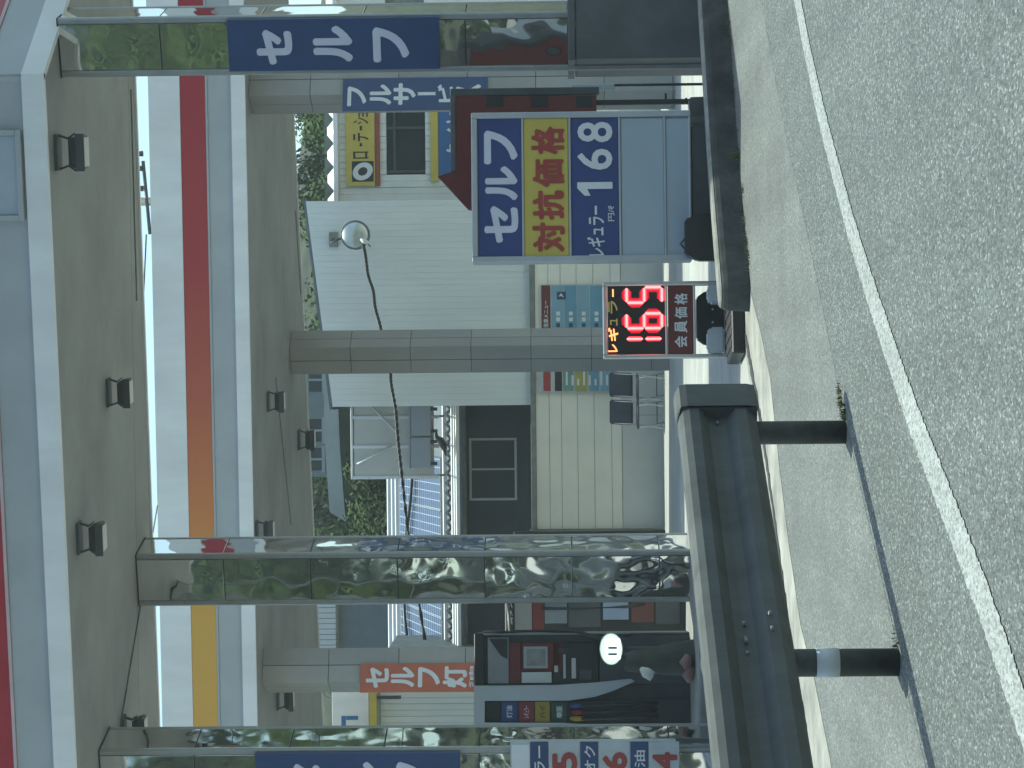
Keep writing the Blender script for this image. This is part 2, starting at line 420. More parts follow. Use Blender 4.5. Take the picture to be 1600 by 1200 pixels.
# painted edge line
lp = [Vector((-9.0, -11, 0)), Vector((-2.6, 3.2, 0))] + zpts([(1600, 1120), (1500, 838), (1410, 600), (1315, 298), (1247, 0)]) + [Vector((4.6, 15.6, 0)), Vector((11, 22.5, 0))]
lp = resample(curve_pts(lp, 12), 2400)
la, lb = [], []
for i, p in enumerate(lp):
    t = (lp[min(i + 1, 2399)] - lp[max(i - 1, 0)]).normalized(); nn = Vector((t.y, -t.x, 0))
    la.append(p - nn * (.085 + random.uniform(-.009, .007))); lb.append(p + nn * (.085 + random.uniform(-.009, .007)))
structure(ribbon('road_line', line_m, la, lb, .004))
# joint between shoulder and road where the posts stand, and joint along the gutter
def crack(name, pts, wd, z, jitter=.006):
    P = resample(pts, 220); a, b = [], []
    for i, p in enumerate(P):
        t = (P[min(i + 1, 219)] - P[max(i - 1, 0)]).normalized(); nn = Vector((t.y, -t.x, 0))
        q = p + nn * random.uniform(-jitter, jitter); ww = wd * random.uniform(.5, 1.2)
        a.append(q - nn * ww); b.append(q + nn * ww)
    structure(ribbon(name, joint_m, a, b, z))
gj = [a.lerp(b, .78) for a, b in zip(E2, E3)]
crack('gutter_joint', [p for p in gj if 4 < p.y < 17.2], .05, .0075, .01)

# ================================================================== GUARDRAIL
p1, p2 = onZ(1322, 662), onZ(1405, 1020)
ga = math.degrees(math.atan2(p1.y - p2.y, p1.x - p2.x)); gs = (p1 - p2).length
G = Fr(p1.x, p1.y, ga, 0)
gr = thing('guardrail', 'grey corrugated steel guardrail on round posts along the road edge', 'guardrail', G)
prof = [(-.008, .780), (-.045, .773), (-.075, .757), (-.089, .728), (-.088, .685), (-.035, .640), (-.028, .600), (-.035, .560), (-.088, .515), (-.088, .465), (-.045, .425), (-.012, .412)]
def beam(name, xs_, prof_, thick, mat):
    bm = bmesh.new(); rings = []
    for X, dy, sc_ in xs_:
        zc = .595
        o = [bm.verts.new((X, y * sc_ + dy, z)) for y, z in prof_]
        i_ = [bm.verts.new((X, y * sc_ + dy + thick, z)) for y, z in prof_[::-1]]
        rings.append(o + i_)
    k = len(rings[0])
    for a, b in zip(rings, rings[1:]):
        for j in range(k): bm.faces.new((a[j], a[(j + 1) % k], b[(j + 1) % k], b[j]))
    bm.faces.new(rings[0][::-1]); bm.faces.new(rings[-1])
    o = from_bm(name, bm, mat, gr); return o
G2 = Fr(*(G.o + G.n * .09).xy, ga, 0)
xe = G2.loc(1110, 632)[0]; xend = G2.loc(1110, 600)[0]
jn = -gs + .02
beam('rail_beam', [(jn, 0, 1), (xe, 0, 1)], prof, .006, galv)
beam('rail_beam', [(jn - 4.0, -.006, 1), (jn + .12, -.006, 1.02)], prof, .006, galv)
beam('rail_beam', [(jn - 8.0, 0, 1), (jn - 3.9, 0, 1)], prof, .006, galv)
ep = [(-.006, .790), (-.055, .784), (-.094, .766), (-.101, .735), (-.101, .60), (-.101, .45), (-.094, .418), (-.055, .402), (-.006, .398)]
L_ = xend - xe
beam('end_section', [(xe - .03, 0, 1), (xe + L_ * .9, 0, 1), (xe + L_, .008, .93)], ep, .0015, galv)
box('end_filler', galv, gr, xe - .028, xend - .004, -.088, -.008, .412, .765, .003)
for k in range(-4, 1):
    x = k * gs
    po = tube('post', post_m, gr, [(x, .045, -.02), (x, .045, .75)], .055, 18)
    tube('post_cap', post_m, po, [(x, .045, .75), (x, .045, .768), (x, .045, .778)], [.058, .055, .02], 18)
    tube('reflective_band', refl_m, po, [(x, .045, .235), (x, .045, .325)], .0575, 18) if k in (-1, -3) else None
    box('bracket', post_m, po, x - .035, x + .035, -.03, .0, .50, .70, .003)
    if k == -1: box('rear_bracket', post_m, po, x + .04, x + .085, .08, .12, .24, .72, .004)
    for dx in (-.05, .05):
        for z in (.60,):
            tube('bolt', bolt_m, gr, [(x + dx, -.028, z), (x + dx, -.046, z)], .008, 6)
for dx, z in ((-.11, .50), (.10, .50), (-.12, .60), (.12, .60)):
    tube('bolt', bolt_m, gr, [(jn + .06 + dx * .5, -.085 if z != .60 else -.03, z), (jn + .06 + dx * .5, -.112 if z != .60 else -.056, z)], .008, 6)

# grass tufts at the post foot and along the kerb
def tufts(name, label, spots, mat):
    vs, fs = [], []
    for (x, y, h, nb) in spots:
        for _ in range(nb):
            a = random.uniform(0, 6.28); r_ = random.uniform(0, .06); ln = h * random.uniform(.4, 1.1)
            bx, by = x + r_ * math.cos(a), y + r_ * math.sin(a); d = random.uniform(0, 6.28); wv = .004
            o = len(vs); z0 = floor_z(y)
            vs += [(bx - wv * math.sin(d), by + wv * math.cos(d), z0), (bx + wv * math.sin(d), by - wv * math.cos(d), z0), (bx + math.cos(d) * ln * .5, by + math.sin(d) * ln * .5, z0 + ln)]
            fs.append((o, o + 1, o + 2))
    o = mesh(name, vs, fs, mat); o['kind'] = 'stuff'; o['label'] = label; o['category'] = 'grass'; return o
grass_m = leaf_mat('grass_blades', (.07, .08, .035), (.16, .16, .08))
k0, k1, k2 = onZ(1174, 456), onZ(1155, 250), onZ(1137, 0)
tufts('grass', 'dry grass tufts at the guardrail posts and kerb foot', [(p1.x + .04, p1.y + .03, .03, 60), (p1.x + .1, p1.y + .15, .025, 60), (p1.x + .14, p1.y + .24, .02, 40), (p2.x + .03, p2.y + .06, .02, 30)] +
      [(lambda q: (q.x + random.uniform(-.05, .05), q.y - random.uniform(0, .1), random.uniform(.02, .05), 14))(k0.lerp(k1, random.random()) if i % 2 else k1.lerp(k2, random.random())) for i in range(26)] + [(k1.x + .02, k1.y - .05, .10, 50)], grass_m)

# ================================================================== RAISED KERB ISLAND
def island():
    t = (k1 - k0).normalized(); n0 = Vector((-t.y, t.x, 0)); wd = .26; rn = .11
    front = resample(curve_pts([k0 + t * rn, k1, k2, k2 * 2 - k1], 10), 24)
    back = []
    for i, p in enumerate(front):
        d = (front[min(i + 1, 23)] - front[max(i - 1, 0)]).normalized(); back.append(p + Vector((-d.y, d.x, 0)) * wd)
    c0, c1 = front[0] + n0 * rn, back[0] - n0 * rn
    nose = [c1 + (n0 * math.cos(a) - t * math.sin(a)) * rn for a in [k * math.pi / 14 for k in range(7)]] + [c0 + (-t * math.cos(a) - n0 * math.sin(a)) * rn for a in [k * math.pi / 14 for k in range(7)]]
    ring = front + back[::-1] + nose
    root = thing('kerb_island', 'low weathered concrete kerb island with shade painted dark on its face, a sun-pale top and rounded end carrying the price sign', 'kerb', loc=(k0.x, k0.y, 0))
    n = len(ring); bm = bmesh.new(); rings = []
    for inset, z in ((0, -.06), (.012, .155), (.022, .185), (.034, .200)):
        row = []
        for i, p in enumerate(ring):
            d = (ring[(i + 1) % n] - ring[i - 1]).normalized(); q = p + Vector((-d.y, d.x, 0)) * inset
            row.append(bm.verts.new((q.x - k0.x, q.y - k0.y, z)))
        rings.append(row)
    for a, b in zip(rings, rings[1:]):
        for i in range(n): bm.faces.new((a[i], a[(i + 1) % n], b[(i + 1) % n], b[i]))
    bm.faces.new(rings[-1])
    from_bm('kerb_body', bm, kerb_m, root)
    bm = bmesh.new(); rings = []
    for inset, z in ((.030, .2005), (.045, .214), (.065, .218)):
        row = []
        for i, p in enumerate(ring):
            d = (ring[(i + 1) % n] - ring[i - 1]).normalized(); q = p + Vector((-d.y, d.x, 0)) * inset
            row.append(bm.verts.new((q.x - k0.x, q.y - k0.y, z)))
        rings.append(row)
    for a, b in zip(rings, rings[1:]):
        for i in range(n): bm.faces.new((a[i], a[(i + 1) % n], b[(i + 1) % n], b[i]))
    bm.faces.new(rings[-1]); bm.faces.new(rings[0][::-1])
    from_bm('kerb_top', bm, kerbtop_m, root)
island()

# ================================================================== CANOPIES
ZC = 5.48
def canopy(name, label, A, B, backs, stripe, chamfer=None, ext_l=6, ext_r=6):
    yaw = math.atan2(B.y - A.y, B.x - A.x)
    root = thing(name, label, 'canopy', loc=(B.x, B.y, ZC), yaw=yaw)
    inv = Matrix.Rotation(-yaw, 3, 'Z')
    L = lambda p: (inv @ (Vector((p.x, p.y, 0)) - Vector((B.x, B.y, 0)))).xy
    xl = L(A).x - ext_l
    b1, b2 = L(backs[0]), L(backs[1])      # right, left points of the back edge
    bslope = (b2.y - b1.y) / (b2.x - b1.x)
    yb = lambda x: b1.y + (x - b1.x) * bslope
    if chamfer is not None:
        c_ = L(chamfer)
        k_ = (b1.y - b1.x * bslope) / (c_.y - c_.x * bslope) * .985     # the angled side runs back to the rear edge
        xr = c_.x * k_; cy = c_.y * k_
        front = [(xl, 0), (0, 0), (xr, cy)]
    else:
        xr = ext_r; front = [(xl, 0), (xr, 0)]
    d_ = .10
    poly = front + [(front[-1][0], yb(front[-1][0])), (xl, yb(xl))]
    # ceiling in two sheets with a fine joint
    mid = .62
    fr_in = [(x, y + d_) for x, y in front[:2]] + [(x - .08, y + .01) for x, y in front[2:]] if chamfer is not None else [(x, y + d_) for x, y in front]
    back_in = [(poly[-2][0] - .05, poly[-2][1] - .04), (poly[-1][0], poly[-1][1] - .04)]
    sA = fr_in + [(fr_in[-1][0], fr_in[-1][1] + (back_in[0][1] - fr_in[-1][1]) * mid), (xl, fr_in[0][1] + (back_in[1][1] - fr_in[0][1]) * mid)]
    sB = [(xl, fr_in[0][1] + (back_in[1][1] - fr_in[0][1]) * mid + .012), (fr_in[-1][0], fr_in[-1][1] + (back_in[0][1] - fr_in[-1][1]) * mid + .012)] + back_in
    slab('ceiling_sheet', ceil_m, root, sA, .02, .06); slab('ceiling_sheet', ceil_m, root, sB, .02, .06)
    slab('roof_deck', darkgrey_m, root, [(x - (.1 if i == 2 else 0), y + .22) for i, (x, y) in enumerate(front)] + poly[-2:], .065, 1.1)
    # fascia bands
    bands = [('fascia_lip', .0, .185, .0, can_white), ('fascia_band', .19, .50, .035, can_grey), ('fascia_trim', .503, .53, .02, can_trim if chamfer is not None else can_grey), ('fascia_stripe', .532, .865, .025, stripe), ('fascia_top', .868, 1.285, .01, can_white)]
    def run(P, Q):
        P, Q = Vector(P), Vector(Q); t = (Q - P).normalized(); nn = Vector((-t.y, t.x))
        for nm, z0, z1, off, mt in bands:
            a, b = P + nn * off, Q + nn * off; c, e = Q + nn * (off + .06), P + nn * (off + .06)
            slab(nm, mt, root, [tuple(a), tuple(b), tuple(c), tuple(e)], z0, z1)
    for P, Q in zip(front, front[1:]):
        # panels about 3.6 m long butted with a hairline joint; stripes stay whole so that the fade runs through
        run(P, Q)
    # back upstand
    slab('back_upstand', can_white, root, [(xl, yb(xl) - .02), (front[-1][0], yb(front[-1][0]) - .02), (front[-1][0], yb(front[-1][0]) + .03), (xl, yb(xl) + .03)], .0, 1.15)
    return root, L
c1A, c1B = onZ(118, 1200, ZC), onZ(68, 115, ZC)
can1, L1 = canopy('station_canopy', 'near white canopy with red stripe and angled corner above the steel columns', c1A, c1B, (onZ(212, 115, ZC), onZ(250, 1140, ZC)), red_m, chamfer=onZ(105, 0, ZC), ext_l=5)
c2A, c2B = onZ(402, 1140, ZC), onZ(382, 120, ZC)
can2, L2 = canopy('station_canopy', 'far white canopy with stripe fading from red to yellow', c2A, c2B, (onZ(463, 250, ZC), onZ(492, 850, ZC)), red_grad, ext_l=6, ext_r=7)
# thin conduits under the ceilings
for cpar, q in ((can1, ((186, 1148), (246, 790))), (can1, ((214, 470), (205, 140))), (can2, ((431, 590), (455, 820))), (can2, ((470, 460), (462, 330)))):
    iv = cpar.matrix_basis.inverted(); A_, B_ = [iv @ onZ(x, y, ZC + .012) for x, y in q]
    tube('conduit', ledge_m, cpar, [A_, B_], .007, 6)
# framed hatch on the near fascia
CF = Fr(c1B.x, c1B.y, math.degrees(math.atan2(c1B.y - c1A.y, c1B.x - c1A.x)), ZC)
hx0, hx1 = CF.loc(20, 345)[0], CF.loc(20, 203)[0]
hb = CF.loc(35, 270)[1]
for (a, b, c, d) in ((hx0, hx1, hb, hb + .045), (hx0, hx0 + .045, hb + .046, hb + .60), (hx1 - .045, hx1, hb + .046, hb + .60), (hx0, hx1, hb + .601, hb + .65)):
    box('hatch_frame', can_grey, can1, a, b, -.02, .034, c, d)
box('hatch_panel', acbox_m, can1, hx0 + .046, hx1 - .046, .004, .034, hb + .046, hb + .60)

# ================================================================== FLOODLIGHTS under the canopies
def floodlight(px, label, yawdeg=-8, big=1.0):
    p = onZ(px[0], px[1], ZC + .02)
    root = thing('canopy_floodlight', label, 'floodlight', loc=(p.x, p.y, p.z), yaw=R(yawdeg), group='floodlights under the canopies')
    s = big
    box('mounting_plate', darkgrey_m, root, -.13 * s, .13 * s, -.08 * s, .08 * s, -.025 * s, 0)
    for sx in (-1, 1): prism('bracket_arm', darkgrey_m, root, [(sx * .115 * s, -.02 * s), (sx * .09 * s, -.09 * s), (sx * .13 * s, -.14 * s), (sx * .14 * s, -.14 * s), (sx * .105 * s, -.09 * s), (sx * .13 * s, -.02 * s)][::sx], -.02 * s, .02 * s)
    bm = bmesh.new(); bm_box(bm, -.125 * s, .125 * s, -.10 * s, .10 * s, -.21 * s, -.10 * s, .015 * s)
    for v in bm.verts:
        if v.co.z > -.14 * s: v.co.x *= .82; v.co.y *= .7
    hs = from_bm('housing', black_m, root and bm and darkgrey_m and root, ) if False else from_bm('housing', darkgrey_m, bm=bm, parent=root) if False else from_bm('housing', bm, darkgrey_m, root)
    box('lens', beige_m, root, -.105 * s, .105 * s, -.082 * s, .082 * s, -.222 * s, -.2105 * s)
    box('rim', darkgrey_m, root, -.135 * s, .135 * s, -.112 * s, -.1005 * s, -.225 * s, -.16 * s)
floodlight((88, 238), 'floodlight at the right end of the near canopy, nearest its angled corner', big=1.15)
floodlight((168, 613), 'floodlight in the middle of the near canopy ceiling')
floodlight((122, 840), 'floodlight near the front edge of the near canopy, right of the middle steel column', big=1.05)
floodlight((192, 1140), 'floodlight beside the leftmost steel column under the near canopy')
floodlight((418, 627), 'floodlight under the far canopy left of the tiled middle pillar, nearer one', big=1.1)
floodlight((466, 687), 'floodlight at the back edge of the far canopy left of the tiled middle pillar', big=1.2)
floodlight((400, 830), 'floodlight under the far canopy just right of the middle steel column', big=1.1)
floodlight((433, 1093), 'floodlight under the far canopy beside the pillar with the orange sign', big=1.1)

# ================================================================== STEEL COLUMNS
def steel_column(px, label, wid, yawdeg, zbase=None, plinth=None, joints=.85):
    p = onZ(px[0], px[1], ZC)
    root = thing('steel_column', label, 'column', loc=(p.x, p.y, floor_z(p.y)), yaw=R(yawdeg), group='mirror clad columns of the near canopy')
    h = ZC + .02 - floor_z(p.y); a = wid / 2; tr = .055
    box('core', joint_m, root, -a + .012, a - .012, -a + .012, a - .012, 0, h, 0)
    for sx in (-1, 1):
        for sy in (-1, 1):
            bm = bmesh.new()
            bm_box(bm, min(sx * a, sx * (a - tr)), max(sx * a, sx * (a - tr)), min(sy * a, sy * (a - tr)), max(sy * a, sy * (a - tr)), .0, h - .004, .012)
            from_bm('corner_trim', bm, trim_m, root)
    zs = []; z = h - .012
    while z > .02: zs.append((max(.02, z - joints + .010), z)); z -= joints
    for z0, z1 in zs:
        for k in range(4):
            rot = Matrix.Rotation(k * math.pi / 2, 4, 'Z')
            bm = bmesh.new(); bm_box(bm, -a + tr + .003, a - tr - .003, -a + .006, -a + .011, z0, z1, .002)
            bm.transform(rot); from_bm('cladding_panel', bm, steel if z1 > 2.2 else steel_dent, root)
    box('top_collar', joint_m, root, -a - .003, a + .003, -a - .003, a + .003, h - .014, h - .003)
    if plinth:
        pw, ph = plinth
        box('plinth', plinth_m, root, -pw, pw, -pw, pw, 0, ph - .07, .006)
        box('plinth_cap', plinth_m, root, -pw - .02, pw + .02, -pw - .02, pw + .02, ph - .064, ph, .006)
        box('plinth_seam', joint_m, root, pw * .999, pw + .002, -pw * .02, pw * .0, 0, ph - .075, 0)
    return root, p, a
w1 = .50
yaw1 = -20
col1, q1, a1 = steel_column((104, 66), 'mirror clad steel column on dark grey plinth at the right edge', .50, yaw1, plinth=None)
col2, q2, a2 = steel_column((224, 893), 'mirror clad steel column in the middle of the row, without a sign', .535, -15)
col3, q3, a3 = steel_column((168, 1196), 'leftmost mirror clad steel column behind the price list, cut by the frame', .53, -15)
# plinth round column 1
PL = Fr(q1.x, q1.y, 2)
pl, pr, pb, pt = PL.rect(887, 1085, -60, 106)
pzt = PL.loc(887, 60)[1]
pw0 = PL.loc(960, 106)[0]; pwm = PL.loc(960, 13)[0]
plroot = thing('column_plinth', 'wide dark grey sheet metal plinth box round the foot of the right column', 'plinth', PL)
dd = .44
box('plinth_panel', plinth_m, plroot, pw0, pwm - .004, -dd, dd, 0, pzt - .065, .004)
box('plinth_panel', plinth_m, plroot, pwm, pwm + .55, -dd + .02, dd, 0, pzt - .065, .004)
box('plinth_cap', plinth_m, plroot, pw0 - .012, pwm + .56, -dd - .014, dd + .02, pzt - .06, pzt, .006)

# signs on the columns
def kana_sign(name, label, fr, px, chars, bmat, lmat, thick=.05, yoff=0, bold=.05, group=None):
    root = thing(name, label, 'sign', fr, group=group)
    board(root, fr, px, yoff - thick, yoff, bmat, 'board')
    for s, r_ in chars: txt(root, s, fr.rect(*r_), yoff - thick, lmat, bold)
    return root
def face_frame(q, a, yawdeg, gap=.01):
    y = R(yawdeg); n = Vector((math.sin(y), -math.cos(y), 0)); o = q + n * (a + gap)
    return Fr(o.x, o.y, yawdeg)
f1 = face_frame(q1, a1, yaw1)
kana_sign('self_service_sign', 'dark blue vertical sign with white lettering on the right steel column', f1, (357, 687, 27, 108), [('セ', (402, 458, 44, 99)), ('ル', (490, 552, 38, 95)), ('フ', (583, 640, 40, 95))], blue_m, letter_m, bold=.06, group='blue signs on the steel columns')
f3 = face_frame(q3, a3, -15)
kana_sign('self_service_sign', 'dark blue vertical sign with white lettering at the lower left edge of the photo', f3, (401, 720, 1174, 1262), [('セ', (452, 502, 1189, 1246)), ('ル', (545, 595, 1186, 1246)), ('フ', (620, 676, 1186, 1246))], blue_m, letter_m, bold=.06, group='blue signs on the steel columns')

# ================================================================== TILED PILLARS of the far canopy
def pillar(px, label, yawdeg, wl, wr, joints_px, label_col):
    p = onZ(px[0], px[1], ZC)
    fr = Fr(p.x, p.y, yawdeg)
    root = thing('tiled_pillar', label, 'pillar', fr, group='tiled pillars of the far canopy')
    h = ZC + .02 - floor_z(p.y); a = .245
    box('core', joint_m, root, -a + .01, a - .01, -a + .01, a - .01, 0, h, 0)
    zj = [h] + [fr.loc(x, px[1])[1] for x in joints_px if fr.loc(x, px[1])[1] < h - .05]
    while zj[-1] > .9: zj.append(zj[-1] - .92)
    zj.append(0.0)
    for z1, z0 in zip(zj, zj[1:]):
        if z1 - z0 < .03: continue
        for k in range(4):
            rot = Matrix.Rotation(k * math.pi / 2, 4, 'Z')
            for (xa, xb) in ((-a, -.003), (.003, a)):
                bm = bmesh.new(); bm_box(bm, xa + .002, xb - .002, -a, -a + .009, z0 + .004, z1 - .004, .002)
                bm.transform(rot); from_bm('tile', bm, random.choice((tile_a, tile_b)), root)
    return root, fr, a
pilA, frA, aA = pillar((395, 140), 'tiled pillar carrying the blue full service sign', 24, 1, 1, [488, 625], '')
pilB, frB, aB = pillar((458, 551), 'bare tiled pillar in the middle, behind the red digit sign', -34, 1, 1, [550, 643, 737, 830, 924], '')
pilC, frC, aC = pillar((416, 1048), 'tiled pillar carrying the orange sign', 24, 1, 1, [516, 625], '')
fA = Fr(*(frA.o + frA.n * -0 + Vector((math.sin(R(24)), -math.cos(R(24)), 0)) * (aA + .01)).xy, 24)
kana_sign('full_service_sign', 'blue vertical sign with small white lettering on a tiled pillar behind the price sign', fA, (536, 762, 123, 173), [('フ', (543, 573, 137, 168)), ('ル', (578, 612, 134, 166)), ('サ', (615, 650, 132, 166)), ('ー', (652, 682, 146, 151)), ('ビ', (684, 708, 134, 162)), ('ス', (712, 752, 134, 162))], blue_m, letter_w, .03)
bpy.data.objects  # keep
# the long vowel mark is written upright in vertical lettering: drawn as a short bar below
fC = Fr(*(frC.o + Vector((math.sin(R(24)), -math.cos(R(24)), 0)) * (aC + .01)).xy, 24)
kana_sign('kerosene_sign', 'orange vertical sign with white lettering on the left tiled pillar', fC, (563, 741, 1037, 1082), [('セ', (572, 608, 1044, 1076)), ('ル', (611, 648, 1043, 1075)), ('フ', (653, 688, 1043, 1075)), ('灯', (692, 730, 1042, 1076)), ('油', (733, 740, 1042, 1076))], orange_m, letter_w, .03)
# ================================================================== PRICE SIGN on the kerb island
def self_price_sign():
    P = Fr(1.80, 17.35, 3, 0.0)
    root = thing('price_sign', 'large framed white price sign with blue and yellow rows showing 168', 'sign', P)
    l, r, b, t = P.rect(737, 1080, 175, 409)
    fw = .045
    box('cabinet', frame_m, root, l + .01, r - .01, .005, .16, b, t, .01)
    for (x0, x1, z0, z1) in ((l, l + fw, b, t), (r - fw, r, b, t), (l + fw + .001, r - fw - .001, t - fw, t), (l + fw + .001, r - fw - .001, b, b + .02)):
        box('frame_bar', frame_m, root, x0, x1, -.03, .17, z0, z1, .006)
    def row(px, mat): return board(root, P, px, -.012, .004, mat, 'row_panel', .003)
    row((747, 815, 185, 401), blue2_m); row((819, 888, 185, 401), yellow_m); row((893, 966, 185, 401), blue2_m)
    row((971, 1037, 185, 401), blank_m); row((1041, 1078, 185, 401), blank_m)
    for x in (817, 890.5, 968.5, 1039): 
        zz = P.loc(x, 290)[1]; box('divider', frame_m, root, l + fw, r - fw, -.022, .003, zz - .008, zz + .008, .003)
    y = -.012
    for s, q in (('セ', (757, 810, 322, 380)), ('ル', (758, 809, 260, 314)), ('フ', (756, 809, 204, 257))): txt(root, s, P.rect(*q), y, letter_m, .055)
    for s, q in (('対', (832, 883, 348, 394)), ('抗', (832, 882, 298, 344)), ('価', (832, 882, 249, 293)), ('格', (830, 882, 198, 242))): txt(root, s, P.rect(*q), y, redtxt_m, .04)
    for s, q in (('6', (902, 957, 233, 266)), ('8', (902, 957, 191, 223))): txt(root, s, P.rect(*q), y, letter_w, .04)
    l1, r1, b1_, t1 = P.rect(902, 957, 285, 306)
    prism('lettering', letter_w, root, [(r1 - .052, b1_), (r1, b1_), (r1, t1), (r1 - .045, t1), (l1, t1 - .055), (l1, t1 - .10), (r1 - .052, t1 - .075)], y - .006, y - .001)
    txt(root, 'レギュラー', P.rect(917, 945, 322, 400), y, letter_w, .03); txt(root, '円/ℓ', P.rect(950, 960, 322, 346), y, letter_w, .02)
    box('base_skirt', darkgrey_m, root, l + .12, r - .12, .0, .14, 0, b - .004, .006)
    # feet and ballast
    for x in (l + .06, r - .10): box('foot', darkgrey_m, root, x, x + .05, -.02, .12, 0, b + .01, .005)
    return P, l, r, b, t
PS, psl, psr, psb, pst = self_price_sign()
# dark ballast under the sign
B1 = Fr(*onY(1090, 370, 17.2).xy, 0, 0)
bl = thing('ballast_block', 'black rounded ballast block under the left end of the price sign', 'ballast', B1)
l, r, b, t = B1.rect(1070, 1108, 335, 408)
prism('block', black_m, bl, [(l, 0), (r, 0), (r, t * .7), (r - .04, t), (l + .05, t), (l, t * .75)], -.1, .1, .012)
tube('carry_rope', darkgrey_m, bl, [(l + .08, -.02, t - .01), (l + .13, -.02, t + .035), (l + .18, -.02, t - .01)], .009)
B2 = Fr(*onY(1090, 175, 17.75).xy, 0, 0)
bl = thing('ballast_block', 'grey concrete ballast block at the right foot of the price sign', 'ballast', B2)
l, r, b, t = B2.rect(1076, 1106, 152, 204)
prism('block', plinth_m, bl, [(l, 0), (r, 0), (r - .01, t), (l + .015, t - .01)], -.1, .1, .01)
tube('ring', black_m, bl, [(r - .03 + .02 * math.cos(a), -.02, t + .012 + .02 * math.sin(a)) for a in [i * .4 for i in range(9)]], .007)

# dark red pointed board behind the price sign
RB = Fr(2.05, 18.05, 3)
rb = thing('pointed_board', 'dark red board with a pointed upper corner, half hidden behind the price sign', 'board', RB)
poly = [RB.loc(*q) for q in ((732, 328), (684, 276), (712, 268), (710, 150), (932, 150), (932, 330))]
prism('face', maroon_m, rb, poly[::-1], -.02, .05, .004)
l, r, b, t = RB.rect(704, 936, 138, 149)
box('side_rail', darkgrey_m, rb, l, r, -.03, .06, b, t)
l, r, b, t = RB.rect(704, 712, 149.5, 268); box('top_rail', plinth_m, rb, l, r, -.03, .06, b, t)
for x in (760, 830, 900):
    l, r, b, t = RB.rect(x, x + 26, 151, 168); box('dark_patch', black_m, rb, l, r, -.026, -.0205, b, t, .001)
for yy in (160, 300):
    X = RB.loc(930, yy)[0]; box('leg', black_m, rb, X - .02, X + .02, 0, .04, 0, poly[3][1] * .5)
# thin rod stand beside it
RS = Fr(*onY(1080, 145, 18.6).xy, 0)
rs = thing('rod_stand', 'thin black rod stand with folded pale cloth beside the price sign', 'stand', RS)
for y0, y1 in ((134, 138), (163, 160)):
    a, b = RS.loc(900, y0), RS.loc(1100, y1); tube('rod', black_m, rs, [(a[0], 0, 0.0), (a[0], 0, a[1])], .011)
a, b = RS.loc(905, 134), RS.loc(905, 163); tube('cross_rod', black_m, rs, [(a[0], 0, a[1]), (b[0], 0, b[1])], .011)
a = RS.loc(1040, 140); tube('cross_rod', black_m, rs, [(a[0] - .03, 0, a[1]), (RS.loc(1040, 160)[0] + .01, 0, a[1])], .009)
l, r, b, t = RS.rect(893, 960, 132, 142); box('folded_cloth', tank_m, rs, l, r, -.035, -.012, b, t, .008)
l, r, b, t = RS.rect(985, 1035, 158, 163); box('chrome_clip', alu, rs, l, r, -.03, -.012, b, t, .004)

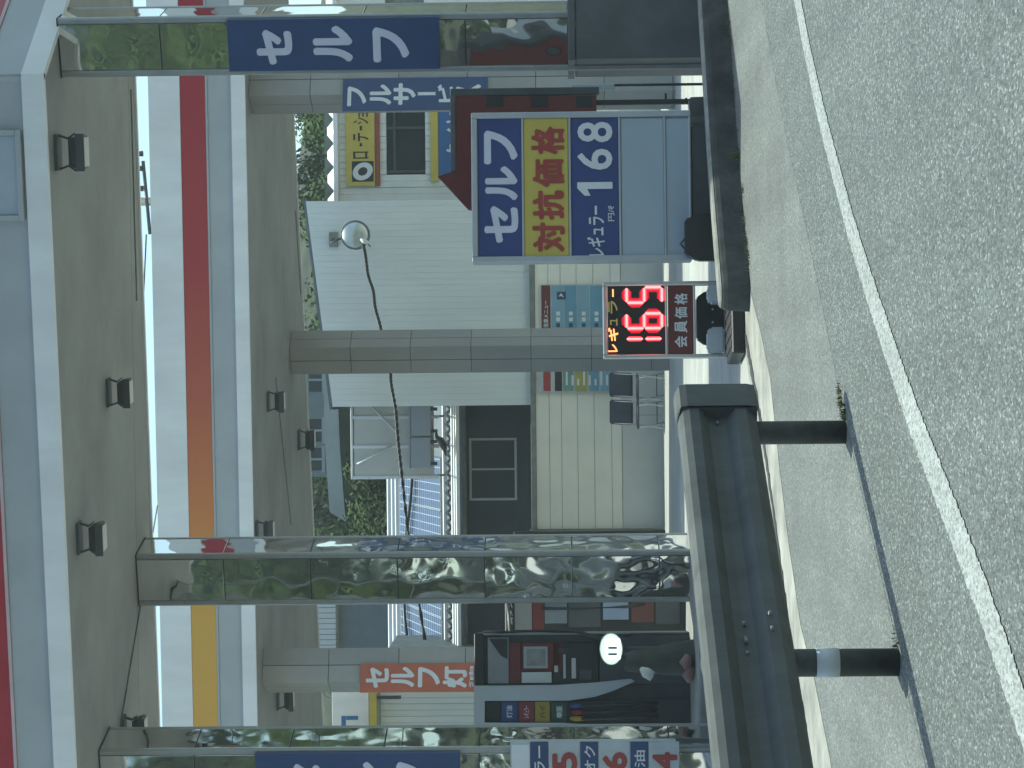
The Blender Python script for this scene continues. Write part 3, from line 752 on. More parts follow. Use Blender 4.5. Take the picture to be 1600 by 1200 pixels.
# ================================================================== LED PRICE SIGN
def led_sign():
    P = Fr(*onY(1138, 500, 17.2).xy, 4, 0)
    root = thing('led_price_sign', 'electronic price sign with glowing red digits 165 in a metal stand', 'sign', P)
    l, r, b, t = P.rect(942, 1140, 440, 560)
    zb = .02
    for x in (l, r - .03): box('frame_post', alu, root, x, x + .03, -.02, .05, zb, t, .006)
    box('frame_bar', alu, root, l + .031, r - .031, -.02, .05, t - .03, t, .006)
    for px in (1041, 1085):
        zz = P.loc(px, 500)[1]; box('frame_bar', alu, root, l + .031, r - .031, -.018, .04, zz - .008, zz + .008, .004)
    box('frame_bar', darkgrey_m, root, l + .031, r - .031, -.018, .04, .06, .09, .004)
    board(root, P, (950, 1039, 446, 553), .0, .06, led_dark, 'led_panel')
    board(root, P, (1044, 1083, 446, 553), .0, .03, maroon_m, 'member_panel')
    # seven segment digits
    def digit(px, segs):
        L, Rr, Bt, Tp = P.rect(*px); mid = (Bt + Tp) / 2; th = .036
        pts = {'a': ((L, Tp), (Rr, Tp)), 'b': ((Rr, Tp), (Rr, mid)), 'c': ((Rr, mid), (Rr, Bt)), 'd': ((L, Bt), (Rr, Bt)), 'e': ((L, mid), (L, Bt)), 'f': ((L, Tp), (L, mid)), 'g': ((L, mid), (Rr, mid))}
        for s in segs:
            (xa, za), (xb, zb_) = pts[s]; d = Vector((xb - xa, 0, zb_ - za)); u = d.normalized(); n_ = Vector((-u.z, 0, u.x))
            A = Vector((xa, 0, za)) + u * .004; B = Vector((xb, 0, zb_)) - u * .004
            for ww, yy, mt, nm in ((th * 1.0, -.003, led_halo, 'led_glow_halo'), (th / 2, -.006, led_red, 'led_segment'), (th / 4.2, -.010, led_core, 'led_core')):
                q = [A + u * 0, A + u * ww * .8 + n_ * ww, B - u * ww * .8 + n_ * ww, B, B - u * ww * .8 - n_ * ww, A + u * ww * .8 - n_ * ww]
                prism(nm, mt, root, [(v.x, v.z) for v in q], yy, yy + .0025)
    digit((980, 1032, 529, 530), 'bc') if False else None
    L, Rr, Bt, Tp = P.rect(979, 1034, 526, 533)
    for ww, yy, mt, nm in ((.016, -.006, led_red, 'led_segment'), (.007, -.010, led_core, 'led_core')):
        xm = (L + Rr) / 2
        for z0, z1 in ((Bt, (Bt + Tp) / 2 - .008), ((Bt + Tp) / 2 + .008, Tp)):
            prism(nm, mt, root, [(xm - ww, z0 + ww), (xm, z0), (xm + ww, z0 + ww), (xm + ww, z1 - ww), (xm, z1), (xm - ww, z1 - ww)], yy, yy + .003)
    digit((979, 1034, 490, 513), 'afgedc'); digit((979, 1034, 449, 473), 'afgcd')
    for s, q, mt in (('レ', (950, 965, 538, 550), led_orange), ('ギ', (950, 966, 512, 533), led_orange), ('ュ', (953, 965, 498, 509), led_dim), ('ラ', (950, 965, 470, 490), led_dim), ('ー', (956.5, 959, 452, 464), led_orange)):
        txt(root, s, P.rect(*q), .0, mt, .03)
    for s, q in (('会', (1054, 1074, 525, 543)), ('員', (1054, 1074, 501, 520)), ('価', (1054, 1074, 480, 498)), ('格', (1054, 1074, 458, 476))): txt(root, s, P.rect(*q), .0, letter_w, .025)
    for x in (l + .01, r - .04):
        for dy in (-.12, .14): tube('caster', black_m, root, [(x + .005, dy, .03), (x + .03, dy, .03)], .03, 12)
        box('foot_bar', alu, root, x, x + .03, -.14, .16, .045, .07, .004)
    for px in ((1105, 1134, 443, 474), (1105, 1134, 512, 552)):
        L2_, R2_, B2_, T2_ = P.rect(*px)
        prism('water_weight', tank_m, root, [(L2_, .095), (R2_, .095), (R2_, T2_ - .02), (R2_ - .03, T2_), (L2_ + .03, T2_), (L2_, T2_ - .02)], -.07, .12, .015)
    return P
LS = led_sign()
# black control box with small lights behind the stand
CB = Fr(*onY(1100, 495, 17.75).xy, 0)
cb = thing('rubber_stopper', 'black rubber wheel stopper lying behind the red digit sign', 'stopper', CB)
l, r, b, t = CB.rect(1088, 1140, 455, 540)
prism('body', black_m, cb, [(l, 0), (r, 0), (r, t * .75), (r - .05, t), (l + .05, t), (l, t * .75)], -.08, .1, .012)
for k in range(4): tube('stud', alu, cb, [(l + .08 + k * .1, -.081, t * .55), (l + .08 + k * .1, -.088, t * .55)], .009, 6)
DB = Fr(*onY(1150, 500, 16.6).xy, 8, 0)
db = thing('drain_cover', 'dark steel drain box lid on the ground in front of the red digit sign', 'drain')
db.location = DB.o; db.rotation_euler = (0, 0, DB.yaw)
l, r, _, _ = DB.rect(1140, 1160, 445, 560)
box('lid', black_m, db, l, r, -.25, .3, .004, .10, .01)
for k in range(5): box('slot_bar', black_m, db, l + .05 + k * .09, l + .10 + k * .09, -.22, .27, .1005, .108, .002)

# ================================================================== BUILDINGS BEHIND
BY = 39.5
W = Fr(0, BY, 0)
def white_building():
    root = thing('white_building', 'white vertically sided building with cream panelled lower wall behind the far canopy', 'building', W)
    # vertical siding boards, top edge falling to the left
    xl, xr = W.loc(700, 634)[0], W.loc(700, 312)[0]; n_ = 34; bw = (xr - xl) / n_
    zb = W.loc(835, 520)[1]
    zt_r, zt_l = W.loc(478, 312)[1], W.loc(520, 634)[1]
    for i in range(n_):
        x0, x1 = xl + i * bw, xl + (i + 1) * bw
        za = zt_l + (zt_r - zt_l) * (i / n_); zc = zt_l + (zt_r - zt_l) * ((i + 1) / n_)
        d_ = .0 if i % 2 else .002
        prism('siding_board', siding_m, root, [(x0 + .0008, zb), (x1 - .0008, zb), (x1 - .0008, zc), (x0 + .0008, za)], -.02 - d_, .05)
    prism('roof_edge', roofdark, root, [(xl - .05, zt_l + .002), (xr + .05, zt_r + .002), (xr + .05, zt_r + .06), (xl - .05, zt_l + .06)], .06, 4.0)
    prism('back_wall', ledge_m, root, [(xl, 0), (xr, 0), (xr, zt_r), (xl, zt_l)], .06, 3.8)
    # ledge
    l, r, b, t = W.rect(829, 837, 395, 832); box('ledge', ledge_m, root, l, r, -.14, .05, b, t)
    # horizontal cream panels
    xs_ = [837, 858, 877, 902, 928, 955, 971]
    l, r = W.loc(900, 826)[0], W.loc(900, 120)[0]
    for a, b_ in zip(xs_, xs_[1:]):
        z1, z0 = W.loc(a, 620)[1], W.loc(b_, 620)[1]
        k = 3
        for j in range(k):
            x0, x1 = l + (r - l) * j / k, l + (r - l) * (j + 1) / k
            box('wall_panel', cream_m, root, x0 + .002, x1 - .002, -.11, .04, z0 + .003, z1 - .003, .006)
    z1 = W.loc(971, 620)[1]
    for j in range(4): box('base_panel', cream_b, root, l + (r - l) * j / 4 + .003, l + (r - l) * (j + 1) / 4 - .003, -.095, .04, 0, z1 - .004, .005)
    # side pier at the left end
    l2, r2, _, t2 = W.rect(805, 1040, 826, 844)
    box('corner_post', ledge_m, root, l2, r2 - .01, -.2, .2, 0, W.loc(828, 830)[1])
white_building()
# shelf with three dark panes at the left end of the cream wall
SH = Fr(*onY(1030, 837, 38.6).xy, 0)
sh = thing('display_case', 'narrow upright dark glazed case with three panes at the left end of the cream wall', 'case', SH)
l, r, b, t = SH.rect(803, 1042, 830, 849)
box('frame', black_m, sh, l, r, .0, .3, 0, t, .008)
for (x0, x1) in ((808, 862), (866, 940), (944, 1006)):
    a, b2, c, d = SH.rect(x0, x1, 833, 846); box('pane', glass_m, sh, a, b2, -.012, -.0005, c, d, .003)

# posters on the cream wall
def poster(fr, px, label, rows_, name='poster_board'):
    root = thing(name, label, 'poster', fr)
    l, r, b, t = fr.rect(*px)
    box('backing', alu, root, l - .02, r + .02, -.02, .0, b - .02, t + .02, .005)
    return root, l, r, b, t
PF = Fr(0, BY - .14, 0)
lightblue = M('poster_blue', (.13, .30, .42), .5, var=.1); paleblue = M('poster_pale_blue', (.20, .36, .46), .5, var=.1)
navy = M('ink_navy', (.02, .05, .12), .5); teal = M('poster_teal', (.16, .30, .27), .5, var=.2); olv = M('poster_yellow_green', (.36, .36, .10), .5, var=.2); pal = M('poster_pale', (.50, .53, .52), .5, var=.15)
ro, l, r, b, t = poster(PF, (846, 942, 446, 516), 'light blue menu poster with red header right of the middle pillar', 0)
board(ro, PF, (846, 860, 446, 516), -.027, -.0205, maroon_m, 'header'); 
hw = PF.rect(849, 857, 470, 512); txt(ro, '洗車メニュー', hw, -.027, letter_w, .02)
for k in range(4):
    x0 = 862 + k * 20; board(ro, PF, (x0, x0 + 19, 446, 516), -.026, -.0205, lightblue if k % 2 else paleblue, 'row_panel', .002)
    for j in range(3):
        q = PF.rect(x0 + 7, x0 + 13, 505 - j * 9, 511 - j * 9); box('print_mark', navy if j == 0 else letter_w, ro, q[0], q[1], -.0285, -.0265, q[2], q[3], .001)
l_, r_, b_, t_ = PF.rect(870, 884, 456, 468); prism('arrow_mark', navy, ro, [(l_, b_), (r_, b_), (r_, t_), (l_, t_)], -.029, -.0265)
prism('arrow_tip', letter_w, ro, [(l_ + .03, b_ + .03), (r_ - .02, (b_ + t_) / 2), (l_ + .05, t_ - .03), (l_ + .06, (b_ + t_) / 2)], -.031, -.0295)
ro, l, r, b, t = poster(PF, (842, 964, 560, 612), 'colourful striped price poster left of the middle pillar', 0)
for x0, x1, mt in ((844, 848, pal), (849, 860, redtxt_m), (861, 866, pal), (867, 878, black_m), (880, 896, teal), (898, 918, olv), (920, 936, lightblue), (938, 962, paleblue)):
    board(ro, PF, (x0, x1, 561, 611), -.028, -.0205, mt, 'stripe', .002)
for k in range(9):
    x0 = 884 + k * 9; q = PF.rect(x0, x0 + 3, 580 + (k % 3) * 6, 602); box('print_mark', letter_w, ro, q[0], q[1], -.031, -.0285, q[2], q[3], .001)

# two chairs in front of the cream wall
def chair(px, label):
    fr = Fr(*onY(1030, px, 38.3).xy, -12)
    root = thing('folding_chair', label, 'chair', fr, group='chairs in front of the cream wall')
    navyf = M('chair_navy', (.05, .06, .085), .7, var=.15)
    for sx in (-.19, .19):
        tube('leg', alu, root, [(sx, -.22, 0), (sx, .12, .46), (sx, .24, .84)], .011); tube('leg', alu, root, [(sx, .24, 0), (sx, -.16, .45)], .009)
    box('seat', navyf, root, -.2, .2, -.2, .2, .43, .47, .015)
    bm = bmesh.new(); bm_box(bm, -.21, .21, -.02, .02, -.20, .20, .03); bm.transform(Matrix.Translation((0, .21, .72)) @ Matrix.Rotation(R(-14), 4, 'X'))
    from_bm('backrest', bm, navyf, root)
    tube('stretcher', darkgrey_m, root, [(-.19, .14, .12), (.19, .14, .12)], .009)
chair(605, 'dark blue folding chair standing nearer the middle pillar')
chair(648, 'dark blue folding chair standing farther left of the middle pillar')

# convex mirror and twisted cable in front of the white wall
MF = Fr(0, 38.6, 0)
cmx, cmz = MF.loc(590, 366)
cm = thing('convex_mirror', 'round convex mirror hanging in front of the white siding', 'mirror', loc=(cmx, 38.75, cmz))
bm = bmesh.new(); rad = .24
rings = []
for i in range(7):
    a = i / 6 * R(42); rr = math.sin(a) / math.sin(R(42)) * rad; yy = -.10 * (math.cos(a) - math.cos(R(42))) / (1 - math.cos(R(42)))
    rings.append([bm.verts.new((rr * math.cos(k * 2 * math.pi / 28), yy, rr * math.sin(k * 2 * math.pi / 28))) for k in range(28)])
for p_, q_ in zip(rings[1:], rings[2:]):
    for k in range(28): bm.faces.new((p_[k], p_[(k + 1) % 28], q_[(k + 1) % 28], q_[k]))
bm.faces.new(rings[1]); bm.faces.new(rings[-1][::-1])
for v in rings[0]: bm.verts.remove(v)
mir = M('mirror_glass', (.50, .56, .55), .38, .85, var=.1, scale=3)
o = from_bm('mirror_face', bm, mir, cm, True)
tube('rim', ledge_m, cm, [(.243 * math.cos(k * math.pi / 12), .005, .243 * math.sin(k * math.pi / 12)) for k in range(25)], .013, 8)
tube('hanger', darkgrey_m, cm, [(-.05, .02, .24), (-.12, .03, .42), (-.10, .3, .45), (0, .74, .45)], .018)
box('wall_bracket', ledge_m, cm, -.16, .10, .66, .70, .36, .52, .01)
cpts = [MF.loc(*q) for q in ((567, 380), (571, 400), (575, 430), (583, 455), (586, 480), (594, 510), (600, 540), (609, 575), (611, 600), (618, 640), (622, 690), (628, 745), (640, 850), (664, 1000))]
cp = curve_pts([Vector((x, 0, z)) for x, z in cpts], 14)
cab = thing('twisted_cable', 'black twisted cable strung across the white wall to the left', 'cable', loc=(0, 38.6, MF.o.z))
for ph in (0, math.pi):
    tube('strand', black_m, cab, [p + Vector((0, math.cos(i * 1.1 + ph) * .016, math.sin(i * 1.1 + ph) * .016)) for i, p in enumerate(cp)], .019, 6)
a = MF.loc(570, 378); tube('insulator', letter_w, cab, [(a[0] - .02, 0, a[1] - .06), (a[0], 0, a[1]), (a[0] + .06, .05, a[1] + .08)], [.03, .05, .02], 10)
tube('anchor_rod', darkgrey_m, cab, [(a[0], 0, a[1]), (a[0] + .10, .1, a[1] + .12), (a[0] + .18, .85, a[1] + .16)], .012, 6)
tube('anchor_rod', darkgrey_m, cab, [(a[0], 0, a[1]), (a[0] - .02, .9, a[1] - .02)], .012, 6)

# house with dark wall and solar roof
HY = 43.0
HF = Fr(0, HY, 0)
def dark_house():
    root = thing('dark_house', 'dark walled house with white metal roof edges and blue solar panels', 'house', HF)
    l, r, b, t = HF.rect(722, 1040, 560, 1120)
    zt = HF.loc(722, 740)[1]
    prism('wall', darkwall_m, root, [(l, 0), (r, 0), (r, zt), (l, zt)], 0, 5.5)
    a, b_, c, d = HF.rect(737, 804, 688, 778)
    wn = box('window', glass_m, root, a, b_, -.012, -.001, c, d, .002)
    fw = .045; mz = HF.loc(770, 733)[0]
    for (x0, x1, z0, z1) in ((a - fw, a, c - fw, d + fw), (b_, b_ + fw, c - fw, d + fw), (a + .001, b_ - .001, d, d + fw), (a + .001, b_ - .001, c - fw, c), (mz - .018, mz + .018, c + .001, d - .001)):
        box('window_frame', wframe_m, wn, x0, x1, -.035, -.0125, z0, z1, .003)
    for x in (726,):
        z = HF.loc(x, 740)[1]; box('eave_board', ledge_m, root, l, r, -.10, -.002, z - .03, z + .03)
    # roof rising away from the viewer
    z0, z1 = zt + .03, None
    ridgeY = 5.6
    zr = onY(608, 800, HY + ridgeY).z - HF.o.z
    sl_ = (zr - z0) / (ridgeY + .35)
    def rp(x, s, up=0): return (x, -.35 + s, z0 + s * sl_ + up)
    def roofbox(nm, mt, x0, x1, s0, s1, u0, u1, par):
        v = [rp(x, s, u) for u in (u0, u1) for s in (s0, s1) for x in (x0, x1)]
        return mesh(nm, v, [(0, 2, 3, 1), (4, 5, 7, 6), (0, 1, 5, 4), (2, 6, 7, 3), (0, 4, 6, 2), (1, 3, 7, 5)], mt, par)
    S = ridgeY + .35
    rf = roofbox('roof', M('roof_sheet_blue_grey', (.10, .12, .135), .5, var=.15), l - .3, r + .3, 0, S, -.06, 0, root)
    for s0 in (0, .16, .34, 1.0): roofbox('roof_rib', roofw_m, l - .3, r + .3, s0, s0 + .07, .0005, .06, rf)
    for s0 in (S - .85, S - .5, S - .1): roofbox('roof_rib', roofw_m, l - .3, r + .3, s0, s0 + .08, .0005, .05, rf)
    # dark snow-guard zigzag between the ribs
    nz = 36
    for i in range(nz):
        x = l + (r - l) * i / nz; bm = bmesh.new()
        p0, p1_ = Vector(rp(x, .60, .02)), Vector(rp(x + (r - l) / nz * .5, .90, .04)); bm_tube(bm, [p0, p1_], .02, 5)
        p0 = Vector(rp(x + (r - l) / nz, .60, .02)); bm_tube(bm, [p1_, p0], .02, 5); from_bm('snow_guard', bm, black_m, rf)
    # solar panels
    xa = HF.loc(660, 1010)[0] - .6; pwid = 1.02
    s_start, s_len = 1.15, 1.70
    for i in range(9):
        for j in range(2):
            x0 = xa + i * (pwid + .02); s0 = s_start + j * (s_len + .03)
            if x0 + pwid > HF.loc(660, 640)[0]: continue
            pn = roofbox('solar_panel', solar, x0, x0 + pwid, s0, s0 + s_len, .05, .085, root)
            roofbox('panel_frame', alu, x0 - .012, x0 - .001, s0, s0 + s_len, .05, .09, pn); roofbox('panel_frame', alu, x0, x0 + pwid, s0 - .012, s0 - .001, .05, .09, pn)
    # dark cable along the roof
    tube('roof_cable', black_m, root, [rp(xa + k * .8, 3.6 + .5 * math.sin(k * .9), .14) for k in range(9)], .035, 6)
    return rp, l, r
rp, hl, hr = dark_house()
# a bird sits on the white roof edge
bx_, bz_ = Fr(0, 42.7, 0).loc(700, 694)[0], None
bz_ = onY(703, 694, 42.75).z
bd = thing('bird', 'small black bird perched on the white roof edge', 'bird', loc=(bx_, 42.75, bz_ + .02))
tube('body', black_m, bd, [(-.22, 0, .06), (-.14, 0, .07), (-.02, 0, .10), (.08, 0, .16), (.12, 0, .22), (.16, 0, .24), (.20, 0, .235), (.25, 0, .22)], [.012, .035, .075, .07, .045, .045, .03, .006], 10)
for s in (-.02, .02): tube('leg', black_m, bd, [(.0, s, .06), (.01, s, -.03)], .008, 5)

# beige screen and two boxes on the roof
BF = Fr(0, 42.2, 0, 0)
bs = thing('beige_screen', 'beige sheet screen with white braces standing on the house roof', 'screen', BF)
l, r, b, t = BF.rect(553, 690, 600, 746)
zmid = BF.loc(641, 690)[1]
xs_ = [BF.loc(600, y)[0] for y in (746, 698, 652, 600)]
for x0, x1 in zip(xs_, xs_[1:]): box('sheet', beige_m, bs, x0 + .012, x1 - .012, .0, .05, BF.loc(678, 690)[1], t, .004)
for x in xs_: box('upright', roofw_m, bs, x - .03, x + .03, -.03, .06, BF.loc(686, 690)[1], t + .02, .004)
box('top_bar', roofw_m, bs, xs_[0] - .03, xs_[-1] + .03, -.03, .06, t + .021, t + .06, .004)
def brace(a_, b_): tube('brace', roofw_m, bs, [(BF.loc(*a_)[0], -.05, BF.loc(*a_)[1]), (BF.loc(*b_)[0], -.05, BF.loc(*b_)[1])], .018, 6)
brace((558, 725), (612, 697)); brace((580, 634), (622, 678))
for x in xs_: tube('stay', darkgrey_m, bs, [(x, .05, zmid), (x, .9, BF.loc(690, 690)[1])], .02, 6)
for i, (y0, y1, lb) in enumerate(((632, 681, 'right one of two blue grey boxes below the beige screen'), (683, 732, 'left one of two blue grey boxes below the beige screen'))):
    fr = Fr(0, 42.0, 0); l, r, b, t = fr.rect(641, 673, y0, y1)
    th_ = thing('condenser_unit', lb, 'air conditioner', loc=((l + r) / 2, 42.0, fr.o.z + b), group='boxes on the house roof')
    w_ = (r - l) / 2; h_ = t - b
    box('casing', acbox_m, th_, -w_, w_, -.05, .14, 0, h_, .015)
    box('lid', acbox_m, th_, -w_ - .005, w_ + .005, -.06, .15, h_ + .0005, h_ + .02, .004)
    for s in (-1, 1): box('foot', darkgrey_m, th_, s * w_ * .7 - .03, s * w_ * .7 + .03, -.04, .12, -.12, -.001, .004)

# service building on the right
SF = Fr(0, 41.0, 0)
def service_building():
    root = thing('service_building', 'pale service building with dark window behind the tiled pillar', 'building', SF)
    l, r, b, t = SF.rect(527, 1040, -420, 311)
    wl, wr, wb, wt = SF.rect(603, 664, 60, 270)
    wall_m = M('service_wall', (.72, .74, .70), .55, var=.07)
    # wall as vertical boards round the window opening
    bw = .115; n_ = int((r - l) / bw)
    x = l
    for i in range(26):
        x0, x1 = l + i * bw, l + (i + 1) * bw
        if x1 < wl + .02: spans = [(0, t)]
        else: spans = [(0, wb), (wt, t)]
        for z0, z1 in spans: box('wall_board', wall_m, root, x0 + .002, x1 - .002, -.02 if i % 2 else -.03, .1, z0, z1, .003)
    x1 = l + 26 * bw
    box('wall', wall_m, root, x1, r, -.02, .1, 0, wb, .003) if x1 < r else None
    box('wall', wall_m, root, x1, r, -.02, .1, wt, t, .003)
    wn = box('window', glass_m, root, wl, wr, .04, .06, wb, wt, .002)
    for xx in (wl + .02, SF.loc(630, 200)[0], wr): box('window_frame', darkgrey_m, wn, xx - .025, xx + .025, -.01, .039, wb, wt, .003)
    box('window_frame', darkgrey_m, wn, wl, wr, -.005, .038, (wb + wt) / 2 + .18, (wb + wt) / 2 + .23, .003)
    box('eave_beam', roofw_m, root, l - .05, r, -.25, .1, t + .001, t + .08, .006)
    box('corner_board', cream_m, root, l - .06, l - .001, -.05, .1, 0, t, .006)
    # sunlit white roof rising away behind dark brackets
    s0 = t + .082
    zt = onY(511, 200, 45.0).z - SF.o.z
    mesh('roof', [(l, -.2, s0), (r, -.2, s0), (r, 4, zt), (l, 4, zt), (l, -.2, s0 - .05), (r, -.2, s0 - .05), (r, 4, zt - .05), (l, 4, zt - .05)], [(0, 1, 2, 3), (7, 6, 5, 4), (0, 4, 5, 1), (3, 2, 6, 7), (1, 5, 6, 2), (0, 3, 7, 4)], roofw_m, root)
    for k in range(8):
        xc = SF.loc(525, 300 - k * 37)[0]; h_ = SF.loc(511, 250)[1] - s0
        prism('roof_bracket', ledge_m, root, [(xc - .20, s0 + h_ + .02), (xc + .20, s0 + h_ + .02), (xc + .02, s0 + .005), (xc - .02, s0 + .005)], -.24, -.21)
    prism('gable', ledge_m, root, [(l, 0), (r, 0), (r, t), (l, t)], .12, 4)
service_building()
bn = thing('yellow_banner', 'yellow banner with dark lettering and a tyre picture on the pale service building', 'banner', Fr(0, 40.94, 0)); bf = Fr(0, 40.94, 0)
board(bn, bf, (540, 585, 60, 291), -.02, 0, yellow_m, 'sheet'); board(bn, bf, (586, 593, 60, 291), -.025, 0, brown_m, 'bottom_strip')
for i, (s, y0, y1) in enumerate((('ロ', 237, 248), ('ー', 224, 229), ('テ', 208, 221), ('ー', 197, 204), ('シ', 184, 194), ('ョ', 176, 183), ('ン', 164, 174))):
    hx = (552, 576) if s not in 'ーョ' else ((562, 566) if s == 'ー' else (560, 576))
    txt(bn, s, bf.rect(hx[0], hx[1], y0, y1), -.02, black_m, .03)
board(bn, bf, (550, 584, 252, 284), -.0235, -.0205, black_m, 'picture_ground', .001)
lx, lz = bf.loc(567, 268)
def ringmesh(nm, mt, cx, cz, r0, r1, y, par, sq=1.0, tilt=0.5):
    vs, fs = [], []
    for k in range(24):
        a = k * 2 * math.pi / 24
        for rr in (r0, r1):
            x_, z_ = rr * math.cos(a) * sq, rr * math.sin(a); vs.append((cx + x_ * math.cos(tilt) - z_ * math.sin(tilt), y, cz + x_ * math.sin(tilt) + z_ * math.cos(tilt)))
    for k in range(24): a, b = 2 * k, 2 * ((k + 1) % 24); fs.append((a, b, b + 1, a + 1))
    return mesh(nm, vs, fs, mt, par)
ringmesh('tyre_picture', letter_w, lx, lz, .09, .19, -.026, bn, .8)
bb = thing('blue_banner', 'blue banner with yellow upper edge below the dark window, behind the red board', 'banner', bf)
board(bb, bf, (685, 760, 60, 276), -.02, 0, M('banner_blue', (.03, .12, .33), .5, var=.1), 'sheet'); board(bb, bf, (672, 684, 60, 284), -.022, 0, yellow_m, 'top_strip')
txt(bb, 'タイヤ', bf.rect(697, 730, 175, 245), -.02, letter_w, .03)

# white building with sign at the left
LF = Fr(0, 40.5, 0)
lb_ = thing('left_building', 'white ribbed building behind the leftmost pump, below a white sign', 'building', LF)
l, r, b, t = LF.rect(596, 1040, 1030, 1420)
n_ = 40; bw = (r - l) / n_
for i in range(n_): box('wall_board', siding_m if i % 3 else siding_b, lb_, l + i * bw + .002, l + (i + 1) * bw - .002, -.02 if i % 2 else -.032, .08, 0, t, .003)
box('eave', ledge_m, lb_, l - .05, r + .05, -.12, .1, t + .001, t + .10)
box('wall_core', ledge_m, lb_, l, r, .09, 4, 0, t)
LS2 = Fr(0, 40.2, 0)
wsn = thing('white_roof_sign', 'white sign with a blue character and yellow lower edge above the left building', 'sign', LS2)
board(wsn, LS2, (520, 577, 1070, 1260), -.05, .05, can_white, 'board'); board(wsn, LS2, (578, 589, 1070, 1260), -.05, .05, yellow_m, 'lower_edge')
for q in ((534, 541, 1118, 1160), (541.2, 560, 1118, 1124)): board(wsn, LS2, q, -.056, -.0505, M('blue_character', (.05, .16, .36), .5), 'character_stroke', .001)
for yy in (1090, 1240): X = LS2.loc(600, yy)[0]; box('leg', darkgrey_m, wsn, X - .03, X + .03, .0, .05, LS2.loc(600, yy)[1] - .3, LS2.loc(589, yy)[1])

# grey shed beyond the house roof
GF = Fr(0, 52.0, 0)
gs_ = thing('grey_shed', 'grey shed with pale ribbed fascia beyond the solar roof', 'shed', GF)
l, r, b, t = GF.rect(488, 640, 930, 1030)
box('wall', M('shed_grey', (.16, .18, .19), .7, var=.1), gs_, l, r, 0, 4, 0, GF.loc(528, 980)[1])
nb = 12
for i in range(nb): box('fascia_rib', cream_b, gs_, l + (r - l) * i / nb, l + (r - l) * (i + .92) / nb, -.3, .0, GF.loc(527, 980)[1], t, .01)

# distant block, retaining wall and hillside
DF = Fr(0, 62.0, 0)
dbk = thing('distant_block', 'distant grey green block with three windows seen under the far canopy', 'building', DF)
l, r, b, t = DF.rect(455, 515, 560, 745)
box('wall', M('block_wall', (.22, .26, .25), .7, var=.1), dbk, l, r, 0, 5, 0, t)
for y0, y1 in ((575, 612), (655, 690), (700, 735)):
    a, b_, c, d = DF.rect(483, 503, y0, y1); wn = box('window', glass_m, dbk, a, b_, -.03, -.001, c, d, .004)
    box('window_frame', wframe_m, wn, a - .06, b_ + .06, -.05, -.002, c - .09, c - .001, .004); box('window_frame', wframe_m, wn, (a + b_) / 2 - .03, (a + b_) / 2 + .03, -.05, -.0305, c, d, .004)
rw = thing('retaining_wall', 'pale concrete retaining wall sloping down behind the house roof', 'wall', Fr(0, 57.0, 0)); rf_ = Fr(0, 57.0, 0)
P_ = [rf_.loc(*q) for q in ((503, 470), (505, 600), (508, 700), (515, 800), (540, 815), (531, 700), (527, 600), (524, 470))]
for k in range(3): prism('wall_block', conc_m, rw, [P_[7 - k], P_[6 - k], P_[k + 1], P_[k]], 0, .5)
prism('wall_foot', hill_m, rw, [(P_[7][0], 0), (P_[4][0], 0), P_[4], P_[5], P_[6], P_[7]], .02, .5)

def hill(name, x0, x1, y0, y1, hmax, rows_=24, colsN=40, seed=1):
    rng = random.Random(seed); vs, fs = [], []
    ph = [rng.uniform(0, 6) for _ in range(4)]
    for j in range(rows_):
        for i in range(colsN):
            u, v = i / (colsN - 1), j / (rows_ - 1)
            z = hmax * (math.sin(min(1, v * 1.2) * math.pi / 2)) * (.85 + .12 * math.sin(u * 7 + ph[0]) + .06 * math.sin(u * 17 + ph[1])) + .15 * math.sin(u * 31 + v * 19 + ph[2])
            vs.append((x0 + (x1 - x0) * u, y0 + (y1 - y0) * v, z - .7 if v > 0 else -.9))
    for j in range(rows_ - 1):
        for i in range(colsN - 1): fs.append((j * colsN + i, j * colsN + i + 1, (j + 1) * colsN + i + 1, (j + 1) * colsN + i))
    return structure(mesh(name, vs, fs, hill_m, None, True))
hill('hillside', -90, 90, 66, 130, 18.0, seed=2)

